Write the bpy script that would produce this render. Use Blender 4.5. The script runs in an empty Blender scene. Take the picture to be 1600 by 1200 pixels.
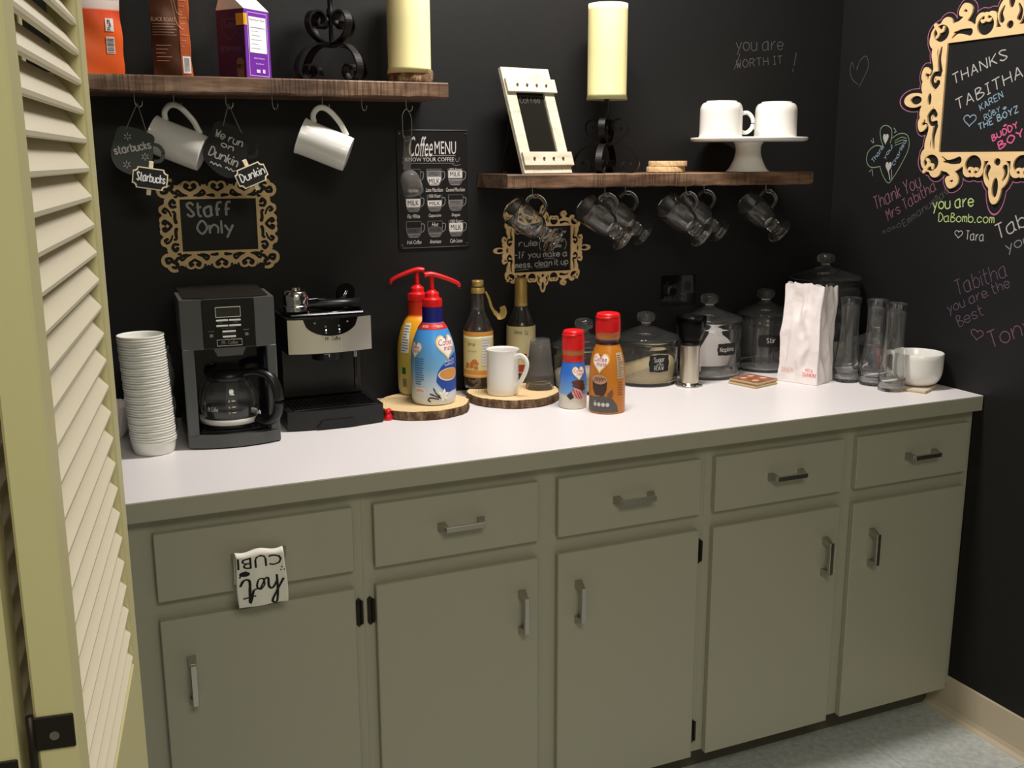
import bpy, bmesh, math, random
import numpy as np
from mathutils import Matrix, Vector, Euler
PI = math.pi
S = bpy.context.scene
COL = S.collection
random.seed(7)

# ------------------------------------------------------------------ camera
cam_d = bpy.data.cameras.new('camera'); cam = bpy.data.objects.new('camera', cam_d); COL.objects.link(cam)
cam_d.sensor_width = 36.0; cam_d.lens = 1614.34 / 1600 * 36.0; cam_d.clip_start = 0.05
YAW, PITCH, ROLL = 0.4128, -0.2145, -0.0037
_fw = Vector((math.sin(YAW)*math.cos(PITCH), math.cos(YAW)*math.cos(PITCH), math.sin(PITCH)))
_r = Vector((math.cos(YAW), -math.sin(YAW), 0)); _u = _r.cross(_fw)
_R = _r*math.cos(ROLL) + _u*math.sin(ROLL); _U = -_r*math.sin(ROLL) + _u*math.cos(ROLL)
_m = Matrix((_R, _U, -_fw)).transposed().to_4x4(); _m.translation = Vector((-2.1869, -2.5464, 1.5327))
cam.matrix_world = _m
S.camera = cam
# ------------------------------------------------------------------ light
W = bpy.data.worlds.new('world'); S.world = W; W.use_nodes = True
W.node_tree.nodes['Background'].inputs[0].default_value = (0.9, 0.95, 0.85, 1)
W.node_tree.nodes['Background'].inputs[1].default_value = 0.02
def area(name, loc, size, sizey, power, color, rot=(0, 0, 0)):
    d = bpy.data.lights.new(name, 'AREA'); d.shape = 'RECTANGLE'; d.size = size; d.size_y = sizey
    d.energy = power; d.color = color
    o = bpy.data.objects.new(name, d); COL.objects.link(o); o.location = loc; o.rotation_euler = rot
    return o
area('closet_light', (-1.05, -0.52, 2.62), 0.62, 0.16, 34, (1.0, 0.94, 0.90))
area('room_light', (-1.75, -3.1, 2.66), 1.0, 1.0, 29, (1.0, 0.975, 0.86))
S.view_settings.view_transform = 'Standard'; S.view_settings.look = 'None'
S.view_settings.exposure = 0.0; S.view_settings.gamma = 1.0; S.view_settings.use_curve_mapping = False

# ------------------------------------------------------------------ materials
def srgb(r, g, b):
    f = lambda c: ((c/255+0.055)/1.055)**2.4 if c/255 > 0.04045 else c/255/12.92
    return (f(r), f(g), f(b), 1)
def mat(name, col, rough=0.5, metal=0.0, trans=0.0, ior=1.45, noise=0.0, nscale=20, bump=0.0, bscale=200, coat=0.0, sss=0.0, spec=0.5, alpha=1.0, stretch=(1, 1, 1)):
    m = bpy.data.materials.new(name); m.use_nodes = True
    nt = m.node_tree; p = nt.nodes['Principled BSDF']
    c = col if len(col) == 4 else (*col, 1)
    p.inputs['Base Color'].default_value = c; p.inputs['Roughness'].default_value = rough
    p.inputs['Metallic'].default_value = metal; p.inputs['Transmission Weight'].default_value = trans
    p.inputs['IOR'].default_value = ior; p.inputs['Coat Weight'].default_value = coat
    p.inputs['Specular IOR Level'].default_value = spec; p.inputs['Alpha'].default_value = alpha
    if sss:
        p.inputs['Subsurface Weight'].default_value = sss; p.inputs['Subsurface Scale'].default_value = 0.02
    if noise or bump:
        tc = nt.nodes.new('ShaderNodeTexCoord'); mp = nt.nodes.new('ShaderNodeMapping')
        mp.inputs['Scale'].default_value = stretch; nt.links.new(tc.outputs['Object'], mp.inputs[0])
    if noise:
        n = nt.nodes.new('ShaderNodeTexNoise'); n.inputs['Scale'].default_value = nscale; n.inputs['Detail'].default_value = 6
        nt.links.new(mp.outputs[0], n.inputs['Vector'])
        r = nt.nodes.new('ShaderNodeValToRGB'); r.color_ramp.elements[0].position = 0.3; r.color_ramp.elements[1].position = 0.7
        r.color_ramp.elements[0].color = tuple(x*(1-noise) for x in c[:3])+(1,)
        r.color_ramp.elements[1].color = tuple(min(1, x*(1+noise)) for x in c[:3])+(1,)
        nt.links.new(n.outputs['Fac'], r.inputs[0]); nt.links.new(r.outputs[0], p.inputs['Base Color'])
    if bump:
        n2 = nt.nodes.new('ShaderNodeTexNoise'); n2.inputs['Scale'].default_value = bscale
        nt.links.new(mp.outputs[0], n2.inputs['Vector'])
        b = nt.nodes.new('ShaderNodeBump'); b.inputs['Strength'].default_value = bump; b.inputs['Distance'].default_value = 0.002
        nt.links.new(n2.outputs['Fac'], b.inputs['Height']); nt.links.new(b.outputs[0], p.inputs['Normal'])
    return m
def wood(name, c1, c2, c3, scale=(3, 30, 30), rough=0.6, saw=0.0):
    m = mat(name, c1, rough); nt = m.node_tree; p = nt.nodes['Principled BSDF']
    tc = nt.nodes.new('ShaderNodeTexCoord'); mp = nt.nodes.new('ShaderNodeMapping'); mp.inputs['Scale'].default_value = scale
    nt.links.new(tc.outputs['Object'], mp.inputs[0])
    n = nt.nodes.new('ShaderNodeTexNoise'); n.inputs['Scale'].default_value = 1.0; n.inputs['Detail'].default_value = 8; n.inputs['Roughness'].default_value = 0.65
    nt.links.new(mp.outputs[0], n.inputs['Vector'])
    r = nt.nodes.new('ShaderNodeValToRGB'); e = r.color_ramp.elements
    e[0].position = 0.32; e[0].color = c1; e[1].position = 0.72; e[1].color = c3
    k = e.new(0.5); k.color = c2
    nt.links.new(n.outputs['Fac'], r.inputs[0]); out = r.outputs[0]
    if saw:
        mp2 = nt.nodes.new('ShaderNodeMapping'); mp2.inputs['Scale'].default_value = (230, 4, 9)
        nt.links.new(tc.outputs['Object'], mp2.inputs[0])
        n3 = nt.nodes.new('ShaderNodeTexNoise'); n3.inputs['Scale'].default_value = 1.0; n3.inputs['Detail'].default_value = 2
        nt.links.new(mp2.outputs[0], n3.inputs['Vector'])
        n4 = nt.nodes.new('ShaderNodeTexNoise'); n4.inputs['Scale'].default_value = 7.0
        nt.links.new(tc.outputs['Object'], n4.inputs['Vector'])
        mu = nt.nodes.new('ShaderNodeMath'); mu.operation = 'MULTIPLY'
        r3 = nt.nodes.new('ShaderNodeValToRGB'); r3.color_ramp.elements[0].position = 0.48; r3.color_ramp.elements[1].position = 0.6
        r4 = nt.nodes.new('ShaderNodeValToRGB'); r4.color_ramp.elements[0].position = 0.4; r4.color_ramp.elements[1].position = 0.6
        nt.links.new(n3.outputs['Fac'], r3.inputs[0]); nt.links.new(n4.outputs['Fac'], r4.inputs[0])
        nt.links.new(r3.outputs[0], mu.inputs[0]); nt.links.new(r4.outputs[0], mu.inputs[1])
        mx = nt.nodes.new('ShaderNodeMix'); mx.data_type = 'RGBA'; mx.blend_type = 'MIX'
        sc = nt.nodes.new('ShaderNodeMath'); sc.operation = 'MULTIPLY'; sc.inputs[1].default_value = saw
        nt.links.new(mu.outputs[0], sc.inputs[0]); nt.links.new(sc.outputs[0], mx.inputs[0])
        nt.links.new(out, mx.inputs[6]); mx.inputs[7].default_value = tuple(x*0.35 for x in c1[:3])+(1,)
        out = mx.outputs[2]
    nt.links.new(out, p.inputs['Base Color'])
    b = nt.nodes.new('ShaderNodeBump'); b.inputs['Strength'].default_value = 0.35; b.inputs['Distance'].default_value = 0.003
    nt.links.new(n.outputs['Fac'], b.inputs['Height']); nt.links.new(b.outputs[0], p.inputs['Normal'])
    return m

M = {}
M['wall'] = mat('chalkboard_paint', srgb(29, 29, 29), 0.5, bump=0.12, bscale=90, spec=0.35)
M['ceiling'] = mat('ceiling_paint', srgb(225, 222, 212), 0.9)
M['room'] = mat('room_paint', srgb(205, 200, 180), 0.9)
M['base'] = mat('vinyl_baseboard', srgb(205, 190, 165), 0.5)
M['floor'] = mat('vinyl_tile', srgb(196, 200, 196), 0.45, noise=0.16, nscale=60)
M['grout'] = mat('tile_joint', srgb(95, 98, 95), 0.8)
M['cab'] = mat('olive_grey_paint', srgb(172, 169, 150), 0.5, bump=0.05, bscale=300)
M['top'] = mat('white_laminate', srgb(236, 232, 232), 0.35)
M['toe'] = mat('toe_kick_shade', srgb(92, 88, 74), 0.6)  # toe kick colour darkened to carry the shade of its recess
M['steel'] = mat('brushed_nickel', srgb(190, 186, 178), 0.28, 1.0)
M['chrome'] = mat('chrome', srgb(225, 225, 225), 0.12, 1.0)
M['brushed'] = mat('brushed_steel', srgb(205, 198, 182), 0.3, 1.0)
M['hinge'] = mat('dark_bronze', srgb(46, 40, 34), 0.45, 0.6)
M['slat'] = mat('cream_paint', srgb(232, 222, 196), 0.5)
M['stile'] = mat('yellow_green_stile', srgb(210, 202, 152), 0.5)  # stiles and rails, yellower and greener than the slats
M['white'] = mat('white_ceramic', srgb(238, 236, 230), 0.18, coat=0.3)
M['whitepl'] = mat('white_plastic', srgb(240, 236, 226), 0.45, sss=0.1)
M['black'] = mat('black_plastic', srgb(20, 20, 20), 0.35)
M['blackm'] = mat('matt_black', srgb(28, 28, 28), 0.7)
M['gloss'] = mat('gloss_black', srgb(12, 12, 12), 0.1)
M['iron'] = mat('black_iron', srgb(22, 20, 19), 0.38, 0.3)
M['gun'] = mat('gunmetal_plastic', srgb(88, 89, 88), 0.38, 0.2)
M['glass'] = mat('clear_glass', (0.96, 0.97, 0.96, 1), 0.01, trans=0.986, ior=1.42)
M['pet'] = mat('clear_plastic', srgb(244, 242, 238), 0.08, trans=0.955, ior=1.17)
M['amber'] = mat('amber_syrup', srgb(196, 120, 40), 0.0, trans=1.0, ior=1.4)
M['candle'] = mat('ivory_wax', srgb(250, 238, 176), 0.5, sss=0.3)
M['chalk'] = mat('white_chalk', srgb(176, 174, 170), 0.95)
M['chalkd'] = mat('grey_chalk', srgb(128, 128, 130), 0.95)
M['chalkdd'] = mat('faint_chalk', srgb(80, 79, 81), 0.95)
M['pink'] = mat('pink_chalk', srgb(172, 104, 138), 0.95)
M['pinkd'] = mat('dull_pink_chalk', srgb(122, 82, 98), 0.95)
M['hot'] = mat('hot_pink_chalk', srgb(206, 92, 140), 0.95)
M['mauve'] = mat('mauve_chalk', srgb(96, 78, 96), 0.95)
M['green'] = mat('pale_green_chalk', srgb(178, 200, 128), 0.95)
M['greend'] = mat('green_chalk', srgb(118, 140, 110), 0.95)
M['bluec'] = mat('blue_chalk', srgb(132, 158, 176), 0.95)
M['ply'] = mat('birch_plywood', srgb(238, 204, 150), 0.6, noise=0.06, nscale=8, stretch=(1, 1, 8))
M['palewood'] = mat('pale_balsa', srgb(252, 238, 204), 0.6)
M['chalkw'] = mat('lit_chalk', srgb(245, 245, 242), 0.95)  # white chalk lightened on the clip signs in place of front light
M['pine'] = wood('whitewashed_pine', srgb(172, 162, 140), srgb(205, 197, 176), srgb(222, 214, 196), (8, 8, 40), 0.6)
M['shelf'] = wood('stained_shelf_board', srgb(64, 46, 34), srgb(114, 86, 66), srgb(160, 130, 104), (5, 40, 40), 0.5, saw=0.62)
M['bark'] = wood('tree_bark', srgb(50, 34, 22), srgb(110, 84, 58), srgb(170, 146, 112), (70, 70, 25), 0.9)
M['slice'] = mat('cut_wood', srgb(232, 202, 152), 0.6, noise=0.1, nscale=14)
M['cork'] = mat('cork', srgb(206, 170, 124), 0.85, noise=0.4, nscale=120)
M['red'] = mat('red_plastic', srgb(222, 30, 34), 0.28)
M['gold'] = mat('gold_foil', srgb(190, 160, 90), 0.35, 0.4)
M['brass'] = mat('brass_screw', srgb(140, 115, 70), 0.35, 0.9)
M['paper'] = mat('white_paper', srgb(246, 238, 236), 0.8)
M['bagpaper'] = mat('crumpled_paper', srgb(246, 238, 236), 0.75, bump=0.55, bscale=20)
_b = [n for n in M['bagpaper'].node_tree.nodes if n.type == 'BUMP'][0]; _b.inputs['Distance'].default_value = 0.010
M['twine'] = mat('grey_twine', srgb(110, 108, 98), 0.9)
M['slate'] = mat('slate_board', srgb(16, 16, 15), 0.7)
M['slateg'] = mat('grey_slate_board', srgb(62, 66, 60), 0.75)
def flat(r, g, b, rough=0.4, **k):
    key = 'c%d_%d_%d_%d' % (r, g, b, rough*100)
    if key not in M: M[key] = mat('print_%d_%d_%d' % (r, g, b), srgb(r, g, b), rough, **k)
    return M[key]

# ------------------------------------------------------------------ mesh building
class B:
    def __init__(s): s.v = []; s.f = []; s.sm = []
    def add(s, vs, fs, mtx=None, smooth=False):
        o = len(s.v)
        for v in vs:
            v = Vector(v)
            s.v.append(tuple(mtx @ v) if mtx is not None else tuple(v))
        for f in fs: s.f.append(tuple(i+o for i in f)); s.sm.append(smooth)
        return s
    def box(s, c, d, bev=0.0, mtx=None, seg=1):
        x, y, z = d[0]/2, d[1]/2, d[2]/2
        if bev <= 0:
            vs = [(c[0]+a*x, c[1]+b*y, c[2]+e*z) for a in (-1, 1) for b in (-1, 1) for e in (-1, 1)]
            return s.add(vs, [(0, 1, 3, 2), (4, 6, 7, 5), (0, 4, 5, 1), (2, 3, 7, 6), (0, 2, 6, 4), (1, 5, 7, 3)], mtx)
        bm = bmesh.new(); bmesh.ops.create_cube(bm, size=1)
        for v in bm.verts: v.co = Vector((v.co.x*d[0], v.co.y*d[1], v.co.z*d[2]))
        bmesh.ops.bevel(bm, geom=bm.edges[:], offset=bev, segments=seg, affect='EDGES', profile=0.5)
        bm.verts.index_update()
        s.add([(v.co.x+c[0], v.co.y+c[1], v.co.z+c[2]) for v in bm.verts], [[v.index for v in f.verts] for f in bm.faces], mtx)
        bm.free(); return s
    def lathe(s, prof, n=32, mtx=None, sx=1, sy=1, a0=0, a1=2*PI):
        full = abs(a1-a0-2*PI) < 1e-6; m = n if full else n+1
        vs = []; fs = []
        for r, z in prof:
            for i in range(m):
                a = a0+(a1-a0)*i/n; vs.append((r*math.cos(a)*sx, r*math.sin(a)*sy, z))
        for j in range(len(prof)-1):
            for i in range(n):
                i2 = (i+1) % m
                q = (j*m+i, j*m+i2, (j+1)*m+i2, (j+1)*m+i)
                if prof[j][0] < 1e-6: q = (j*m, (j+1)*m+i2, (j+1)*m+i)
                elif prof[j+1][0] < 1e-6: q = (j*m+i, j*m+i2, (j+1)*m)
                fs.append(q)
        return s.add(vs, fs, mtx, True)
    def cyl(s, c, r, h, n=24, mtx=None, r2=None, axis='z'):
        r2 = r if r2 is None else r2
        mm = Matrix.Translation(c)
        if axis == 'y': mm = mm @ Matrix.Rotation(PI/2, 4, 'X')
        if axis == 'x': mm = mm @ Matrix.Rotation(PI/2, 4, 'Y')
        if mtx is not None: mm = mtx @ mm
        s.lathe([(r, -h/2), (r2, h/2)], n, mm)
        vs = [(r*math.cos(2*PI*i/n), r*math.sin(2*PI*i/n), -h/2) for i in range(n)]; s.add(vs, [tuple(range(n))[::-1]], mm)
        vs = [(r2*math.cos(2*PI*i/n), r2*math.sin(2*PI*i/n), h/2) for i in range(n)]; s.add(vs, [tuple(range(n))], mm)
        return s
    def tube(s, pts, r, n=10, mtx=None, flat=None, closed=False):
        pts = [Vector(p) for p in pts]; k = len(pts); vs = []; fs = []
        up = None
        for i, p in enumerate(pts):
            if closed: t = (pts[(i+1) % k]-pts[i-1])
            else: t = pts[min(i+1, k-1)]-pts[max(i-1, 0)]
            t = t.normalized() if t.length > 1e-9 else Vector((0, 0, 1))
            if up is None:
                up = Vector((0, 0, 1)) if abs(t.z) < 0.9 else Vector((1, 0, 0))
                if flat: up = Vector(flat)
            a = (up-t*up.dot(t)).normalized(); b = t.cross(a)
            if not flat: up = a
            rr = r[i] if isinstance(r, (list, tuple)) and len(r) == k else r
            ra, rb = rr if isinstance(rr, tuple) else (rr, rr)
            for j in range(n):
                an = 2*PI*(j+0.5)/n; vs.append(p+a*(ra*math.cos(an))+b*(rb*math.sin(an)))
        for i in range(k if closed else k-1):
            for j in range(n):
                i2 = (i+1) % k; fs.append((i*n+j, i*n+(j+1) % n, i2*n+(j+1) % n, i2*n+j))
        if not closed: fs += [tuple(range(n))[::-1], tuple((k-1)*n+j for j in range(n))]
        return s.add(vs, fs, mtx, n > 4)
    def prism(s, poly, h, mtx=None):   # poly in xy, extruded z 0..h
        n = len(poly)
        s.add([(x, y, 0) for x, y in poly]+[(x, y, h) for x, y in poly],
              [tuple(range(n))[::-1], tuple(range(n, 2*n))]+[(i, (i+1) % n, n+(i+1) % n, n+i) for i in range(n)], mtx)
        return s
    def grid(s, fn, nu, nv, mtx=None, smooth=True):
        s.add([fn(i/nu, j/nv) for j in range(nv+1) for i in range(nu+1)],
              [(j*(nu+1)+i, j*(nu+1)+i+1, (j+1)*(nu+1)+i+1, (j+1)*(nu+1)+i) for j in range(nv) for i in range(nu)], mtx, smooth)
        return s
    def mesh(s, name, m):
        me = bpy.data.meshes.new(name); me.from_pydata([tuple(v) for v in s.v], [], s.f); me.materials.append(m)
        me.polygons.foreach_set('use_smooth', s.sm); me.validate(); me.update()
        return me
    def make(s, name, m, parent=None, loc=None, rot=None):
        o = bpy.data.objects.new(name, s.mesh(name, m)); COL.objects.link(o)
        if parent: o.parent = parent
        if loc: o.location = loc
        if rot: o.rotation_euler = rot
        return o
def auto(o, ang=0.6):   # smooth by angle with sharp edges
    me = o.data; bm = bmesh.new(); bm.from_mesh(me); bmesh.ops.remove_doubles(bm, verts=bm.verts, dist=1e-6)
    bmesh.ops.recalc_face_normals(bm, faces=bm.faces)
    for e in bm.edges:
        e.smooth = not (len(e.link_faces) == 2 and e.calc_face_angle(0) > ang)
    for f in bm.faces: f.smooth = True
    bm.to_mesh(me); bm.free(); return o
def thing(name, label, cat, loc=(0, 0, 0), rz=0.0, group=None, rot=None):
    o = bpy.data.objects.new(name, None); COL.objects.link(o); o.location = loc
    o.rotation_euler = rot if rot else (0, 0, rz); o.empty_display_size = 0.02
    o['label'] = label; o['category'] = cat
    if group: o['group'] = group
    return o
def tag(o, label, cat, group=None):
    o['label'] = label; o['category'] = cat
    if group: o['group'] = group
    return o
def struct(o, label, cat='room'):
    o['kind'] = 'structure'; o['label'] = label; o['category'] = cat; return o
def dup(root, loc=None, rot=None, label=None):
    r = root.copy(); COL.objects.link(r)
    if loc is not None: r.location = loc
    if rot is not None: r.rotation_euler = rot
    if label: r['label'] = label
    for ch in root.children:
        c = ch.copy(); COL.objects.link(c); c.parent = r
        for g in ch.children:
            d = g.copy(); COL.objects.link(d); d.parent = c
    return r

# ------------------------------------------------------------------ lettering
G = {'A': '0228 2842 1434', 'B': '0802 0828372605 052544432202', 'C': '472806042243', 'D': '0802 082846442202', 'E': '0802 0848 0535 0242',
     'F': '0802 0848 0535', 'G': '472806042244 2544', 'H': '0802 4842 0545', 'I': '1812 0828 0222', 'J': '4843220304', 'K': '0802 4804 1542',
     'L': '0802 0242', 'M': '0208 0825 2548 4842', 'N': '0208 0842 4248', 'O': '28060422444628', 'P': '0802 0828472505', 'R': '0802 0828472505 2542',
     'S': '47280725432203', 'T': '2822 0848', 'U': '0804224448', 'W': '0812 1226 2632 3248', 'Y': '0825 4825 2522', 'Z': '0848 4802 0242',
     'a': '4626050312324346 464352', 'b': '0802 052645432203', 'c': '452605032243', 'd': '4842 452605032243', 'e': '0444 44452605032243',
     'f': '48281612 0535', 'g': '4626050323324346 46412001', 'h': '0802 04264542', 'i': '0602 0807', 'k': '0802 3604 1432', 'l': '0802',
     'm': '0602 05162522 25364542', 'n': '0602 04264542', 'o': '26050322434526', 'p': '0600 052645432203', 'r': '0602 042636',
     's': '45260524432203', 't': '18132232 0636', 'u': '060312324346 4642', 'v': '0622 2246', 'w': '0612 1225 2532 3246', 'x': '0642 4602',
     'y': '0623 4610', '.': '0212', ',': '1201', '!': '0804 0302', '-': '0535', '+': '0545 2723', '(': '29070321', ')': '09272301', "'": '0807',
     '#': '2205061726 2637464522', '*': '0618 2636 0413'}
def crom(p, k=5):
    if len(p) < 3: return p
    q = [p[0]]+p+[p[-1]]
    if p[0] == p[-1]: q = [p[-2]]+p+[p[1]]
    out = []
    for i in range(1, len(q)-2):
        a, b, c, d = q[i-1], q[i], q[i+1], q[i+2]
        for j in range(k):
            t = j/k
            out.append(tuple(0.5*(2*b[x]+(c[x]-a[x])*t+(2*a[x]-5*b[x]+4*c[x]-d[x])*t*t+(3*b[x]-a[x]-3*c[x]+d[x])*t**3) for x in (0, 1)))
    out.append(p[-1]); return out
def strokes(s, jit=0.12):
    x = 0.0; out = []
    for ch in s:
        if ch == ' ': x += 2.6; continue
        g = G[ch]; wmax = 0
        for st in g.split():
            pts = [(int(st[i])*0.9, int(st[i+1])-2.0) for i in range(0, len(st), 2)]
            wmax = max(wmax, max(p[0] for p in pts))
            pts = [(p[0]+x+random.uniform(-jit, jit), p[1]+random.uniform(-jit, jit)) for p in pts]
            if st[:2] == st[-2:]: pts[-1] = pts[0]
            out.append(crom(pts))
        x += wmax+1.5
    return out, max(x-1.5, 0.1)
_lift = 0
def ribbon(b, pts, w, mp):   # flat stroke; mp maps 2D point -> 3D
    n = len(pts)
    if n < 2: return
    L = []; R = []
    for i, p in enumerate(pts):
        a = pts[max(i-1, 0)]; c = pts[min(i+1, n-1)]
        dx, dy = c[0]-a[0], c[1]-a[1]; l = math.hypot(dx, dy) or 1
        ww = w*random.uniform(0.86, 1.08)/2
        L.append((p[0]-dy/l*ww, p[1]+dx/l*ww)); R.append((p[0]+dy/l*ww, p[1]-dx/l*ww))
    global _lift
    _lift = (_lift+1) % 7
    p0 = Vector(mp(*pts[0])); sc_ = w*0.5
    nx = Vector(mp(pts[0][0]+sc_, pts[0][1]))-p0; ny = Vector(mp(pts[0][0], pts[0][1]+sc_))-p0; nn = nx.cross(ny)
    nn = nn.normalized() if nn.length > 1e-12 else Vector((0, 0, 0))
    b.add([Vector(mp(*q))+nn*(0.00007*_lift+0.00006*(i % n)/n) for i, q in enumerate(L+R)], [(i, n+i, n+i+1, i+1) for i in range(n-1)])
def hand(b, s, p0, p1, h, w, mp):
    """handwritten s from p0 to p1 (2D on a surface), cap height h, stroke width w"""
    st, wd = strokes(s)
    dx, dy = p1[0]-p0[0], p1[1]-p0[1]; l = math.hypot(dx, dy); ux, uy = dx/l, dy/l
    for pts in st:
        q = [(p0[0]+ux*(x/wd*l)-uy*(y/6*h), p0[1]+uy*(x/wd*l)+ux*(y/6*h)) for x, y in pts]
        ribbon(b, q, w, mp)
def line2(b, pts, w, mp, smooth=True): ribbon(b, crom([tuple(p) for p in pts]) if smooth else pts, w, mp)
_tc = {}
def text2(s, bold=0.0, shear=0.0):
    bold = 0.0
    key = (s, bold, shear)
    if key in _tc: return _tc[key]
    c = bpy.data.curves.new('t', 'FONT'); c.body = s; c.size = 1; c.resolution_u = 2; c.offset = bold; c.shear = shear
    o = bpy.data.objects.new('t', c); COL.objects.link(o)
    dg = bpy.context.evaluated_depsgraph_get(); me = bpy.data.meshes.new_from_object(o.evaluated_get(dg))
    vs = [(v.co.x, v.co.y) for v in me.vertices]; fs = [tuple(f.vertices) for f in me.polygons]
    bpy.data.objects.remove(o); bpy.data.curves.remove(c); bpy.data.meshes.remove(me)
    x0 = min(v[0] for v in vs); x1 = max(v[0] for v in vs); y0 = min(v[1] for v in vs); y1 = max(v[1] for v in vs)
    r = ([((x-x0)/(x1-x0), (y-y0)/(y1-y0)) for x, y in vs], fs)
    _tc[key] = r; return r
def printed(b, s, x0, y0, x1, y1, mp, bold=0.0, shear=0.0, ang=0.0):
    """printed text fitted in the box x0..x1, y0..y1 of the surface"""
    vs, fs = text2(s, bold, shear)
    ca, sa = math.cos(ang), math.sin(ang)
    def q(u, v):
        a, c = u*(x1-x0), v*(y1-y0); return mp(x0+a*ca-c*sa, y0+a*sa+c*ca)
    b.add([q(u, v) for u, v in vs], fs)
def patch(b, x0, y0, x1, y1, mp, nu=6, nv=6, shape=None):
    """surface patch; shape(u,v)->(u,v) warps the unit square"""
    def fn(u, v):
        if shape: u, v = shape(u, v)
        return mp(x0+(x1-x0)*u, y0+(y1-y0)*v)
    b.grid(fn, nu, nv, smooth=False)
def disc2(b, cx, cy, rx, ry, mp, n=20, rings=3):
    vs = [mp(cx, cy)]; fs = []
    for k in range(1, rings+1):
        for i in range(n):
            a = 2*PI*i/n; vs.append(mp(cx+rx*k/rings*math.cos(a), cy+ry*k/rings*math.sin(a)))
    for i in range(n): fs.append((0, 1+i, 1+(i+1) % n))
    for k in range(1, rings):
        for i in range(n):
            a = 1+(k-1)*n; c = 1+k*n; fs.append((a+i, c+i, c+(i+1) % n, a+(i+1) % n))
    b.add(vs, fs)
def heart2(b, cx, cy, w, h, mp, w0=0):
    pts = []
    for i in range(33):
        t = 2*PI*i/32
        pts.append((cx+w*(math.sin(t)**3)/2, cy+h*(13*math.cos(t)-5*math.cos(2*t)-2*math.cos(3*t)-math.cos(4*t))/32))
    if w0: ribbon(b, pts, w0, mp)
    else: b.add([mp(cx, cy)]+[mp(*p) for p in pts[:-1]], [(0, 1+i, 1+(i+1) % 32) for i in range(32)])

# signed distance shapes -> flat cut plates
class SDF:
    def __init__(s, w, h, step):
        s.xs = np.arange(-w, w+step, step); s.ys = np.arange(-h, h+step, step)
        s.X, s.Y = np.meshgrid(s.xs, s.ys); s.F = np.full(s.X.shape, 9.0)
    def d_stroke(s, pts, r0, r1=None, sm=True, k=6):
        r1 = r0 if r1 is None else r1
        if sm: pts = crom([tuple(p) for p in pts], k)
        n = len(pts)-1; out = np.full(s.X.shape, 9.0)
        for i in range(n):
            (ax, ay), (bx, by) = pts[i], pts[i+1]
            dx, dy = bx-ax, by-ay; L = dx*dx+dy*dy+1e-12
            t = np.clip(((s.X-ax)*dx+(s.Y-ay)*dy)/L, 0, 1)
            d = np.hypot(s.X-ax-t*dx, s.Y-ay-t*dy)-(r0+(r1-r0)*(i+t)/n)
            out = np.minimum(out, d)
        return out
    def d_ell(s, cx, cy, rx, ry):
        k = np.hypot((s.X-cx)/rx, (s.Y-cy)/ry); return (k-1)*min(rx, ry)
    def d_box(s, x0, y0, x1, y1):
        return np.maximum(np.maximum(x0-s.X, s.X-x1), np.maximum(y0-s.Y, s.Y-y1))
    def sym(s, d):
        d = np.minimum(d, d[:, ::-1]); return np.minimum(d, d[::-1, :])
    def add(s, d): s.F = np.minimum(s.F, s.sym(d))
    def cut(s, d, g=0.9): s.F = np.maximum(s.F, -(s.sym(d)-g))
def plate(b, xs, ys, F, mp, scale=1.0, thick=None):
    """marching squares of F<0; mp(x, y, t) -> 3D, t = 0 front, 1 back"""
    ny, nx = F.shape; ins = F < 0
    full = ins[:-1, :-1] & ins[1:, :-1] & ins[:-1, 1:] & ins[1:, 1:]
    anyc = ins[:-1, :-1] | ins[1:, :-1] | ins[:-1, 1:] | ins[1:, 1:]
    vs = []; fs = []
    for j in range(ny-1):
        row = full[j]; i = 0
        idx = np.flatnonzero(np.diff(np.concatenate(([0], row.view(np.int8), [0]))))
        for a, c in zip(idx[::2], idx[1::2]):
            o = len(vs)
            vs += [mp(xs[a]*scale, ys[j]*scale, 0), mp(xs[c]*scale, ys[j]*scale, 0), mp(xs[c]*scale, ys[j+1]*scale, 0), mp(xs[a]*scale, ys[j+1]*scale, 0)]
            fs.append((o, o+1, o+2, o+3))
    for j, i in zip(*np.nonzero(anyc & ~full)):
        cs = [(i, j), (i+1, j), (i+1, j+1), (i, j+1)]; poly = []
        for k in range(4):
            a, c = cs[k], cs[(k+1) % 4]; fa, fc = F[a[1], a[0]], F[c[1], c[0]]
            if fa < 0: poly.append((xs[a[0]], ys[a[1]], 0))
            if (fa < 0) != (fc < 0):
                t = fa/(fa-fc); poly.append((xs[a[0]]+(xs[c[0]]-xs[a[0]])*t, ys[a[1]]+(ys[c[1]]-ys[a[1]])*t, 1))
        if len(poly) < 3: continue
        o = len(vs); vs += [mp(p[0]*scale, p[1]*scale, 0) for p in poly]; fs.append(tuple(range(o, o+len(poly))))
        if thick is not False:
            for k in range(len(poly)):
                p, q = poly[k], poly[(k+1) % len(poly)]
                if p[2] and q[2]:
                    o = len(vs)
                    vs += [mp(p[0]*scale, p[1]*scale, 0), mp(q[0]*scale, q[1]*scale, 0), mp(q[0]*scale, q[1]*scale, 1), mp(p[0]*scale, p[1]*scale, 1)]
                    fs.append((o, o+1, o+2, o+3))
    b.add(vs, fs)
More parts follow.
